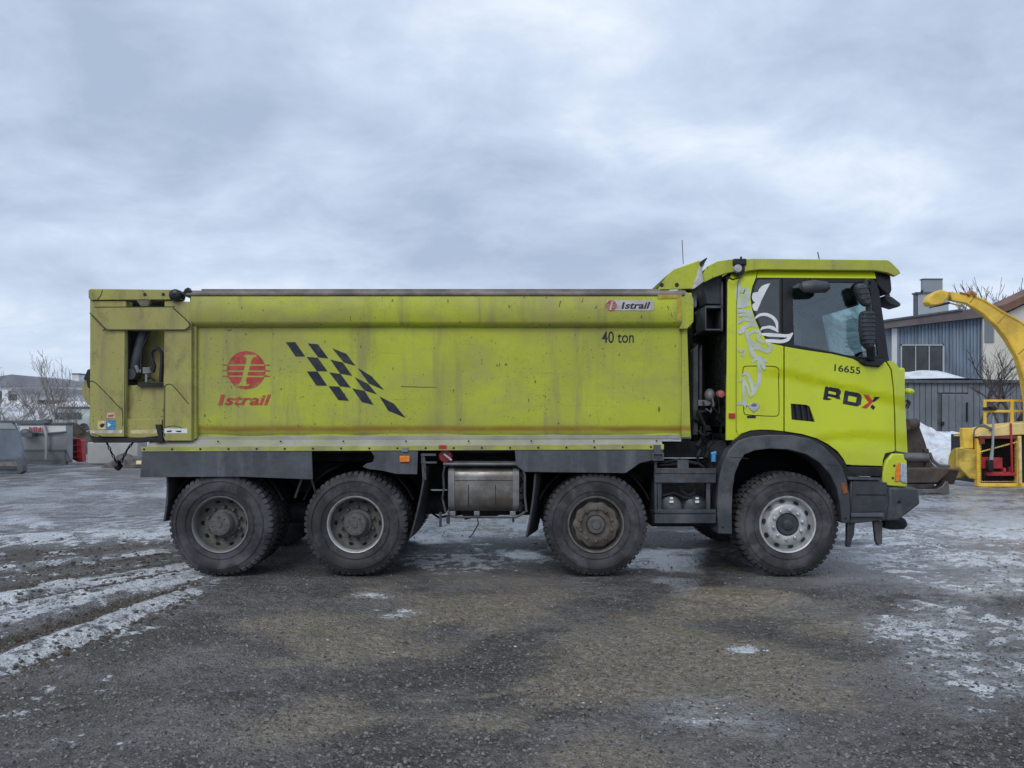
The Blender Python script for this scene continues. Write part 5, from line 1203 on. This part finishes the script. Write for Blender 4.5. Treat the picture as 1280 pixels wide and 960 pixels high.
# ---- right side: tall grey bins, blue hall, sheet shed, cream house
cg = plain('plant_grey', (.26,.285,.31), .5, .2, .08, .6)
t = T2('roof_tower', 1166, 62, 'tall grey two tier ventilation tower rising over the blue hall roof', 'tower')
g = G(); dbox(g, 1148, 366, 1186, 470, 62, .5); mk('lower_block', g, plain('plant_light', (.36,.395,.43), .5, .2, .08, .6), t, bevel=.03)
g = G(); dbox(g, 1145.5, 366, 1148, 470, 62.05, .5); dbox(g, 1145.3, 365, 1186.5, 367, 61.9, .7); mk('edge_post', g, gdk, t)
g = G(); dbox(g, 1154, 349, 1178.5, 366, 62.1, .4); mk('upper_block', g, cg, t, bevel=.03); g = G(); dbox(g, 1153.6, 348, 1178.8, 349.3, 62.05, .5); mk('cap', g, gdk, t); g = G(); g.blob(DP(1152.5,364,61.8), (.12,.12,.12), 1); mk('lamp', g, black, t)
Dh = 37.0; t = T2('blue_hall', 1170, Dh, 'blue board and batten hall with shallow dark roof behind the sheet metal shed', 'building')
bl = M('weathered_blue_boards', .7); bl.col(bl.mix(bl.step(bl.noise(2.5, 7, .7, (1,1,.15)), .4, .68), (0.205, 0.265, 0.345), (0.12, 0.15, 0.19))); bl = bl.m
g = G().ppoly([(960,432),(1113,410),(1228,396.5),(1228,562),(960,562)], Dh-D0, 8); mk('wall', g, bl, t)
px_ = 1122.0; g = G()
while px_ < 1227:
    yt_ = lin(409, 397, (px_-1113)/115.)
    if not (1126 < px_ < 1180): g.ppoly([(px_,yt_+1),(px_+1.5,yt_+1),(px_+1.5,560),(px_,560)], Dh-D0-.06, .06)
    else: g.ppoly([(px_,yt_+1),(px_+1.5,yt_+1),(px_+1.5,430),(px_,430)], Dh-D0-.06, .06)
    px_ += 4.35
mk('batten', g, bl, t, kind='stuff')
g = G().ppoly([(950,425),(1111,400.5),(1204,387.3),(1245,386),(1245,395),(1228,396.5),(1113,409.8),(950,435)], Dh-D0-.5, 9); mk('roof', g, plain('brown_grey_fascia', (.12,.10,.10), .75, 0, .2, 1), t)
g = G().ppoly([(950,423),(1111,398.8),(1204,385.6),(1204,387.8),(1111,401),(950,425.5)], Dh-D0-.6, 9.2); mk('roof_edge', g, gdk, t)
g = G(); dbox(g, 1115, 410.5, 1121.5, 562, Dh-.1, .12); mk('corner_post', g, plain('white_board', (.60,.61,.62), .6, 0, .08, 1), t)
wht = plain('window_white', (.42,.44,.46), .5, 0, .06, 1); g = G()
for q in ((1126,430.5,1180.5,432),(1126,430.5,1127.6,480),(1178.6,430.5,1180.5,480)): dbox(g, *q, Dh-.12, .12)
wf = mk('window_frame', g, wht, t)
for k in range(3):
    g = G(); dbox(g, 1128+k*17, 432.2, 1144+k*17, 480, Dh-.06, .03); mk('pane', g, winglass, wf)
    if k: g = G(); dbox(g, 1127.2+k*17, 432, 1128.2+k*17, 480, Dh-.11, .08); mk('mullion', g, wht, wf)
Dsd = 30.0; t = T2('metal_shed', 1190, Dsd, 'low grey sheet metal shed with a door and snow on its roof', 'shed')
sh = plain('grey_sheet_metal', (.185,.21,.235), .6, .1, .14, 1.2, .4, .05, (.12,.12,.12), .4)
px_ = 1128.0; k = 0; rnd = random.Random(31)
g = G(); dbox(g, 955, 478, 1128, 578, Dsd, .1); mk('wall_sheet', g, sh, t)
while px_ < 1330:
    w_ = 7.6+rnd.uniform(-.5,.5)
    if not (1176 < px_+w_/2 < 1212):
        g = G(); dbox(g, px_+.35, 477.5, px_+w_-.35, 578, Dsd-rnd.uniform(0,.02), .05); mk('wall_sheet', g, sh, t, bevel=.01)
    else:
        g = G(); dbox(g, px_+.35, 477.5, px_+w_-.35, 491, Dsd, .05); mk('wall_sheet', g, sh, t, bevel=.01)
    px_ += w_
g = G(); dbox(g, 1128, 477, 1330, 578, Dsd+.06, .1); mk('wall_backing', g, gdk, t)
g = G(); dbox(g, 1178, 492.5, 1211, 578, Dsd-.01, .05); d_ = mk('door', g, sh, t, bevel=.02)
g = G(); [dbox(g, q, 493.5, q+.6, 577, Dsd-.02, .02) for q in (1186,1194.5,1202.5)]; mk('door_seams', g, gdk, d_); g = G(); dbox(g, 1208.7, 503, 1210, 527, Dsd-.08, .06); dbox(g, 1177.5, 527, 1180.5, 531.5, Dsd-.08, .06); mk('handle', g, black, d_)
g = G(); dbox(g, 950, 475, 1335, 478.6, Dsd-.15, .3); mk('roof_edge', g, gdk, t); g = G(); g.box(DP(950,0,Dsd).x, DP(1335,0,Dsd).x, Dsd-D0+.0, Dsd-D0+5, DP(0,478.5,Dsd).z, DP(0,475.4,Dsd).z-.004); mk('roof', g, gdk, t)
# snow on the shed roof, thick at the middle
X = np.linspace(DP(955,0,Dsd).x, DP(1256,0,Dsd).x, 70); Y = np.linspace(Dsd-D0-.1, Dsd-D0+4.8, 14); A, B = np.meshgrid(X, Y)
pxx = 640+A*F/Dsd; prof_ = np.interp(pxx, [955,1125,1135,1160,1185,1205,1222,1240,1256], [.45,.38,.36,.42,.52,.50,.30,.10,.0])
Z = DP(0,475.3,Dsd).z + prof_*(.15+.85*sstep(B, Y[0], Y[0]+2.2)) + (fbm(A, B, 1.2, 4, 77)-.5)*.10*sstep(B, Y[0], Y[0]+.6)
ix = np.arange(70*14).reshape(14, 70); Vn = np.stack([A, B, Z], -1).reshape(-1, 3); me = bpy.data.meshes.new('roof_snow'); 
Q = np.stack([ix[:-1,:-1], ix[:-1,1:], ix[1:,1:], ix[1:,:-1]], -1).reshape(-1, 4); me.from_pydata((Vn-np.array(WL[t.name])).tolist(), [], Q.tolist()); me.materials.append(snowm); me.polygons.foreach_set('use_smooth', [True]*len(Q))
o = bpy.data.objects.new('roof_snow', me); COL.objects.link(o); o.parent = t
Dc_ = 44.0; t = T2('cream_house', 1262, Dc_, 'cream gabled house with brown roof behind the yellow chute at the right edge', 'house')
cream = plain('cream_wall', (.62,.60,.52), .8, 0, .08, 1); g = G().ppoly([(1229,398),(1245,396),(1262,390),(1330,356),(1420,395),(1420,560),(1229,560)], Dc_-D0, 2.0); mk('wall', g, cream, t)
g = G().ppoly([(1226,383),(1243,383.5),(1256,381),(1330,346),(1430,390),(1430,398),(1330,355),(1262,388),(1252,391),(1226,391)], Dc_-D0-.4, 2.5); mk('roof', g, plain('brown_roof', (.16,.085,.055), .75, 0, .25, 1), t)
g = G(); dbox(g, 1231, 399, 1243, 428, Dc_-.05, .06); [dbox(g, 1233+2.5*k, 399, 1233.6+2.5*k, 428, Dc_-.09, .05) for k in range(4)]; mk('louvre', g, cg, t)
# snow bank at the right
t = T2('snow_bank', 1175, 24, 'lumpy ploughed snow bank in front of the sheet metal shed', 'snow bank')
g = G(); rnd = random.Random(16)
for i in range(110):
    q = rnd.uniform(1120, 1232); hgt = np.interp(q, [1120,1150,1165,1185,1205,1232], [1.5,1.45,1.55,1.35,1.25,1.0])
    dd = rnd.uniform(0, 1); g.blob((DP(q,0,24.5).x, 13.6+5*dd, hgt*(.15+.62*dd)), (rnd.uniform(.22,.6),rnd.uniform(.25,.5),rnd.uniform(.18,.40)), 2, .28, i)
mk('snow', g, snowm, t, smooth=60)

# ---- rusty digger attachment and coupler behind the truck nose
Dx = 16.6; rst = plain('rusty_bucket_steel', (.075,.060,.052), .65, .4, .4, 5, .4, .1, (.13,.085,.06), .5); scr_ = plain('scraped_steel', (.17,.165,.165), .45, .5, .25, 4, .5, .05, (.1,.07,.05), .5)
t = T2('digging_bucket', 1150, Dx, 'rusty brown digging bucket lying behind the truck nose', 'bucket'); Yp = Dx-D0
mk('side_plate', G().ppoly([(1112,531),(1132,530),(1141,526.5),(1149,531),(1157,553),(1163,574),(1168,585),(1112,588)], Yp+.3, .5), rst, t, bevel=.02)
mk('pivot_barrel', G().tube([DP(1132,531,Dx), DP(1143,530,Dx+.2)], .13, 14), rst, t)
mk('cross_tube', G().tube([DP(1110,572,Dx-.05), DP(1159,572,Dx-.05)], .11, 16), scr_, t)
mk('bracket', G().ppoly([(1156,561),(1161,561),(1165,585),(1158,586)], Yp-.1, .12), rst, t, bevel=.01)
mk('shell', G().prism([(Yp-.5, DP(0,603,Dx).z), (Yp-.7, DP(0,585,Dx).z), (Yp-.65, DP(0,585,Dx).z+.03), (Yp+.2, DP(0,586,Dx).z), (Yp+.9, DP(0,560,Dx).z), (Yp+.95, DP(0,560,Dx).z), (Yp+.3, DP(0,604,Dx).z)], DP(1112,0,Dx).x, DP(1176,0,Dx).x), rst, t, bevel=.01)
mk('lip', G().ppoly([(1115,586),(1186,585),(1187.5,588),(1177,599),(1172,603.5),(1115,604)], Yp-.75, .35), rst, t, bevel=.015)
g = G(); pts = [DP(a, b, Dx+.2) for a, b in ((1162,566),(1166,576),(1174,582),(1187,583))]; g.tube(pts, .035, 6); mk('edge', g, scr_, t)
t = T2('coupler_plate', 1165, 16.2, 'flat rusty steel coupler plate on the ground in front of the digging bucket', 'coupler')
mk('plate', G().ppoly([(1118,604.5),(1168,604.5),(1168,610.5),(1118,610.5)], 8.3, .6).ppoly([(1110,611),(1170,611.5),(1178,608),(1182,601.5),(1185,601.5),(1187,609),(1187,617.5),(1176,618),(1174,616.5),(1110,617)], 8.1, .25), scr_, t, bevel=.01)
# ---- yellow snow blower with its loading chute
Dy = 17.6; Yp = Dy-D0
t = T2('snow_blower', 1245, Dy, 'yellow snow blower with curved loading chute and open mesh front at the right edge', 'snow blower')
g = G()                                              # chute: curved box section, tapering to its hooded tip
cl_ = [0, 0, ((1187,364.5),(1190,375)), ((1211,368),(1210,379)), ((1230,375.5),(1228,390)), ((1253,390),(1246,406)), ((1275,402),(1260,424)), ((1300,420),(1273,446)), ((1324,450),(1281,474)), ((1338,484),(1286,502)), ((1342,500),(1287,545))]
def chute(pts, y0, y1, w0, w1):
    g = G(); n = len(pts); V_ = []
    for i, (a, b) in enumerate(pts):
        wd = lin(w0, w1, i/(n-1))/2
        A_ = DP(*a, Dy); B_ = DP(*b, Dy)
        for q, s_ in ((A_, -1), (A_, 1), (B_, 1), (B_, -1)): V_.append((q.x, Yp+wd+s_*wd, q.z))
    f = []
    for i in range(n-1):
        for k in range(4): f.append((4*i+k, 4*i+(k+1) % 4, 4*i+4+(k+1) % 4, 4*i+4+k))
    f += [(0,1,2,3), (4*n-1, 4*n-2, 4*n-3, 4*n-4)]; return g.add(V_, f)
mk('chute', chute(cl_[2:], 0, 0, .15, .22), yellowm, t, bevel=.008, smooth=25)
mk('chute_hood', G().ppoly([(1162,370),(1168,365.5),(1177,361.5),(1187,365),(1186,371),(1180,379.5),(1172,381.5),(1163,381.8),(1159.5,377)], Yp-.01, .26), yellowm, t, bevel=.03)
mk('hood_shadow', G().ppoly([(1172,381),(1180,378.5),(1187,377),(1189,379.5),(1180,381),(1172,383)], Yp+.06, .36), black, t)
g = G()
for (a, b) in (((1188,366),(1184,375)), ((1218,371),(1211,380)), ((1257,393),(1246,405)), ((1298,420),(1271,444))):
    A_, B_ = DP(*a, Dy), DP(*b, Dy); g.tube([(A_.x, Yp-.002, A_.z), (B_.x, Yp-.002, B_.z)], .014, 6)
g.tube([(DP(190,0,Dy).x*0+DP(1189,0,Dy).x, Yp+.05, DP(0,378.5,Dy).z), (DP(1206,0,Dy).x, Yp+.05, DP(0,383,Dy).z)], .016, 6); mk('chute_ribs', g, plain('ochre_rib', (.42,.25,.03), .6), t)
g = G().tube([DP(1209,369,Dy), DP(1213,365,Dy), DP(1219,370,Dy)], .06, 8).tube([DP(1200,366,Dy), DP(1206,367.5,Dy), DP(1212,367,Dy)], .025, 6); mk('chute_joint', g, plain('rusty_joint', (.33,.17,.08), .7), t)
g = G(); A_ = [DP(a, b, Dy) for a, b in ((1211,368),(1230,375.5),(1253,390),(1275,402),(1300,420))]; g.tube([(p.x, Yp+.005, p.z) for p in A_], .03, 6); A_ = [DP(a, b, Dy) for a, b in ((1210,379),(1228,390),(1246,406),(1260,424),(1273,446),(1281,474),(1286,502))]; g.tube([(p.x, Yp+.005, p.z) for p in A_], .03, 6); mk('chute_flange', g, yellowm, t)
# frame of the mesh front
g = G()
dbox(g, 1221.5, 548, 1226, 608, Dy, .12); dbox(g, 1224, 604, 1330, 608.5, Dy-.02, .12); dbox(g, 1271.5, 545, 1277, 607, Dy-.04, .12)
g.ppoly([(1219,546),(1232,538),(1262,531),(1330,525),(1330,542),(1272,544),(1226,548)], Yp+.05, .9)
mk('front_frame', g, yellowm, t, bevel=.01)
mk('hood_skin', G().ppoly([(1220,545),(1234,538.5),(1262,530),(1330,524),(1330,541),(1272,543.5),(1224,546.5)], Yp-.03, .09), plain('pale_dirty_yellow', (.72,.55,.22), .6, 0, .15, 3), t, bevel=.01)
g = G(); dbox(g, 1224, 546, 1330, 606, Dy+1.1, .05); g.box(DP(1223,0,Dy).x, DP(1225,0,Dy).x, Yp+.1, Yp+1.1, .1, 1.2); mk('intake_box', g, black, t)
g = G()                                              # chain mesh hanging in the opening
for i in range(13):
    for j in range(22):
        a, b = 1227.5+i*3.6+(j % 2)*1.8, 550+j*2.5; p = DP(a, b, Dy+.03); d_ = .022
        g.tube([(p.x-d_, p.y, p.z+d_*1.3), (p.x, p.y, p.z-d_), (p.x+d_, p.y, p.z+d_*1.3)], .007, 3, False)
mk('chain_curtain', g, plain('chain_black', (.035,.033,.03), .6, .4), t, kind='stuff')
g = G()
for k in range(18): a = DP(1226+k*2.6, lin(565,553,k/17), Dy-.02); g.tube([a-Vector((.02,0,.012)), a+Vector((.02,0,.018))], .014, 4)
for k in range(18): a = DP(1225.5+k*2.6, 602, Dy-.02); g.tube([a-Vector((.018,0,.0)), a+Vector((.014,0,.004))], .009, 4)
for k in range(17): a = DP(1226, 552+k*3, Dy-.02); g.tube([a-Vector((.0,0,.016)), a+Vector((.0,0,.01))], .012, 4)
mk('yellow_chain', g, plain('chain_yellow', (.75,.55,.12), .5), t)
g = G(); dbox(g, 1228, 571.5, 1236, 586, Dy+.0, .15); dbox(g, 1240, 572, 1253.5, 586, Dy+.0, .15); dbox(g, 1234.5, 590, 1270, 595, Dy-.05, .15); dbox(g, 1254.5, 585, 1258, 592, Dy-.05, .12); dbox(g, 1263.5, 584, 1267, 592, Dy-.05, .12); g.tube([DP(1263.5,529,Dy-.05), DP(1265,590,Dy-.05)], .028, 6); mk('auger_frame', g, rubbish, t, bevel=.015)
g = G(); dbox(g, 1224, 545, 1272, 548.2, Dy-.06, .08); dbox(g, 1225.5, 548, 1231, 555, Dy-.05, .06); mk('top_rail', g, plain('dark_red_rail', (.16,.03,.03), .6), t)
g = G().tube([DP(1241.5,520,Dy-.1), DP(1241.5,532,Dy-.1), DP(1241,555,Dy-.1), DP(1239,575,Dy-.12)], [.018,.024,.026,.045], 8); mk('lever', g, gs, t)
g = G(); dbox(g, 1236, 575, 1242.5, 589, Dy-.15, .12); mk('spade_blade', g, black, t, bevel=.02)
mk('drum', G().tube([(DP(1209,0,Dy).x, Yp+.42, DP(0,580,Dy).z), (DP(1224,0,Dy).x, Yp+.42, DP(0,580,Dy).z)], .36, 28), plain('dirty_drum_yellow', (.55,.38,.05), .6, 0, .25, 3, .3, .05, (.14,.09,.03), .7), t, bevel=.02)
mk('side_plate', G().ppoly([(1198,560),(1203,560.5),(1222,562),(1222,600),(1212,598),(1201,586),(1198.5,580)], Yp+.06, .05), plain('dirty_side_yellow', (.58,.42,.08), .6, 0, .25, 3, .3, .05, (.14,.09,.03), .8), t, bevel=.02)
mk('side_box', G().ppoly([(1203.5,535),(1216,535),(1217,548),(1217,561),(1204.5,561)], Yp+.1, .15).ppoly([(1198,561),(1205,559),(1205,588),(1198.5,584)], Yp+.08, .12), yellowm, t, bevel=.02)
g = G()
for r_, k in ((1,0),(.8,1)): g.tube([DP(a, b, Dy-.06) for a, b in ((1217,546),(1218,538-k),(1223,532+k),(1230,531+k*2),(1240,536+k*2))], .022, 6)
mk('hose', g, plain('grey_hose', (.16,.16,.16), .6), t)
g = G(); dbox(g, 1230.5, 499.5, 1330, 502.2, Dy+.5, .06); dbox(g, 1232, 512.5, 1330, 515.5, Dy+.5, .06); dbox(g, 1230.5, 499.5, 1233.5, 533, Dy+.45, .06); dbox(g, 1264.5, 500, 1267.5, 532, Dy+.45, .06); mk('hand_rail', g, yellowm, t, bevel=.008)
g = G(); g.blob(DP(1240,509,Dy+.4), (.08,.08,.05), 2, .2, 2); dbox(g, 1230.5, 509, 1246, 513, Dy+.4, .08); mk('rail_lamp', g, black, t)
g = G().ppoly([(1274,545),(1330,538),(1330,606),(1278,606)], Yp+.3, .3); mk('side_cover', g, black, t)
g = G().tube([DP(1274.5,548,Dy-.08), DP(1275.5,604,Dy-.08)], .035, 8); mk('support_bar', g, plain('pale_bar', (.72,.58,.25), .6), t)

# ------------------------------------------------------------------ bare trees
bark = plain('bare_bark', (.085,.072,.068), .9, 0, .3, 5, .2, .2); bark2 = plain('pale_twigs', (.25,.225,.21), .9, 0, .3, 3, .2)
def tree(px, D_, py_top, label, seed, spread=.42, rad=.05, gens=5, base=None, lean=0, mat=None, group=None, nb=3, mr=.00017, cat='tree', name='bare_tree'):
    rnd = random.Random(seed); p0 = DP(px, HY, D_); z0 = base if base is not None else -.05; hgt = DP(px, py_top, D_).z - z0
    t = top(name, (p0.x, p0.y, z0), label, cat, group); tr, tw = G(), G()
    def grow(p, d, L, r_, gen):
        n = 4; pts = [p]; q = p.copy(); dd = d.copy()
        for k in range(n):
            dd = (dd + Vector((rnd.uniform(-1,1), rnd.uniform(-1,1), rnd.uniform(-.4,.7)))*.13).normalized(); q = q + dd*L/n; pts.append(q.copy())
        (tr if gen == 0 else tw).tube(pts, [max(D_*mr, r_*(1-.45*k/n)) for k in range(n+1)], 6 if gen < 2 else 3, False)
        if gen >= gens: return
        for b in range(nb if gen else nb+2):
            k = rnd.randint(1, n) if gen else rnd.randint(2, n); s_ = pts[k]
            a = rnd.uniform(0, 6.28); side_ = Vector((math.cos(a), math.sin(a), 0)); nd = (dd*(1-spread)+side_*spread*rnd.uniform(.7,1.4)+Vector((0,0,.18))).normalized()
            grow(s_, nd, L*rnd.uniform(.52,.75), r_*.52, gen+1)
    grow(Vector((p0.x, p0.y, z0)), Vector((lean, 0, 1)).normalized(), hgt*.42, rad, 0)
    # rescale to the height measured
    zs = max(v[2] for v in tw.v); k = hgt/(zs-z0)
    for g_ in (tr, tw): g_.v = [(p0.x+(v[0]-p0.x)*k, p0.y+(v[1]-p0.y)*k, z0+(v[2]-z0)*k) for v in g_.v]
    mk('trunk', tr, mat or bark, t, fix=False, smooth=60); mk('crown', tw, mat or bark, t, fix=False, smooth=60, origin=(p0.x, p0.y, z0)); return t
tree(1262, 47, 332, 'tall bare tree standing behind the yellow chute against the sky', 5, .30, .10, 5, mat=bark, mr=.00030)
tree(1247, 49, 345, 'bare tree rising between the grey tower and the tall tree at right', 27, .30, .09, 5, mat=bark, mr=.00028)
tree(1276, 48, 340, 'bare tree above the brown house roof closest to the right picture edge', 33, .30, .09, 5, mat=bark, mr=.00028)
tree(1222, 50, 358, 'distant thin bare tree rising above the blue hall roof', 15, .4, .07, 5, mat=bark, mr=.00024)
tree(1259, 27, 415, 'dark gnarled bare tree in front of the cream house wall', 8, .5, .09, 4, lean=-.03)
tree(1216, 27.5, 430, 'slim bare sapling in front of the grey metal shed', 9, .40, .045, 4, lean=.03)
for i, (px_, pt_, d_, lab, sd) in enumerate(((8, 462, 34, 'bare sapling nearest the left picture edge', 1), (24, 478, 36, 'low leaning bare shrub above the blue grey bucket', 2), (64, 440, 33, 'tall straight bare sapling above the spreader', 3), (43, 476, 38, 'bushy bare shrub on the snowy slope left of the tall sapling', 4), (80, 470, 40, 'bare shrub right of the tall sapling, above the snowy van', 6), (97, 488, 37, 'small bare shrub close to the truck tail', 7), (-14, 455, 40, 'bare tree just outside the left picture edge', 10))):
    tree(px_, d_, pt_, lab, sd+20, .5 if i != 2 else .30, .022 if i != 2 else .04, 4, nb=3, mat=bark2)
# low scrub covering the slope
rnd = random.Random(44); g = G()
for i in range(110):
    D_ = rnd.uniform(37, 66); px_ = rnd.uniform(-90, 112); p = DP(px_, HY, D_); z = 2.9*float(sstep(np.array(p.y), 30, 62))*float(sstep(np.array(-p.x), 14, 22))-.1
    for k in range(5):
        a = rnd.uniform(0, 6.28); h_ = rnd.uniform(.3, .9); q = Vector((p.x+.5*h_*math.cos(a), p.y+.5*h_*math.sin(a), z+h_)); mdl = (Vector((p.x, p.y, z))+q)/2+Vector((.08,0,.1))
        g.tube([(p.x, p.y, z), mdl, q], [.025,.018,.008], 3, False)
        for j in range(3): e_ = mdl.lerp(q, rnd.random()); g.tube([e_, e_+Vector((rnd.uniform(-.3,.3), rnd.uniform(-.2,.2), rnd.uniform(.05,.35)))], [.012,.005], 3, False)
mk('scrub', g, bark2, None, fix=False, smooth=60, kind='stuff', label='tangle of low leafless scrub covering the snowy slope')
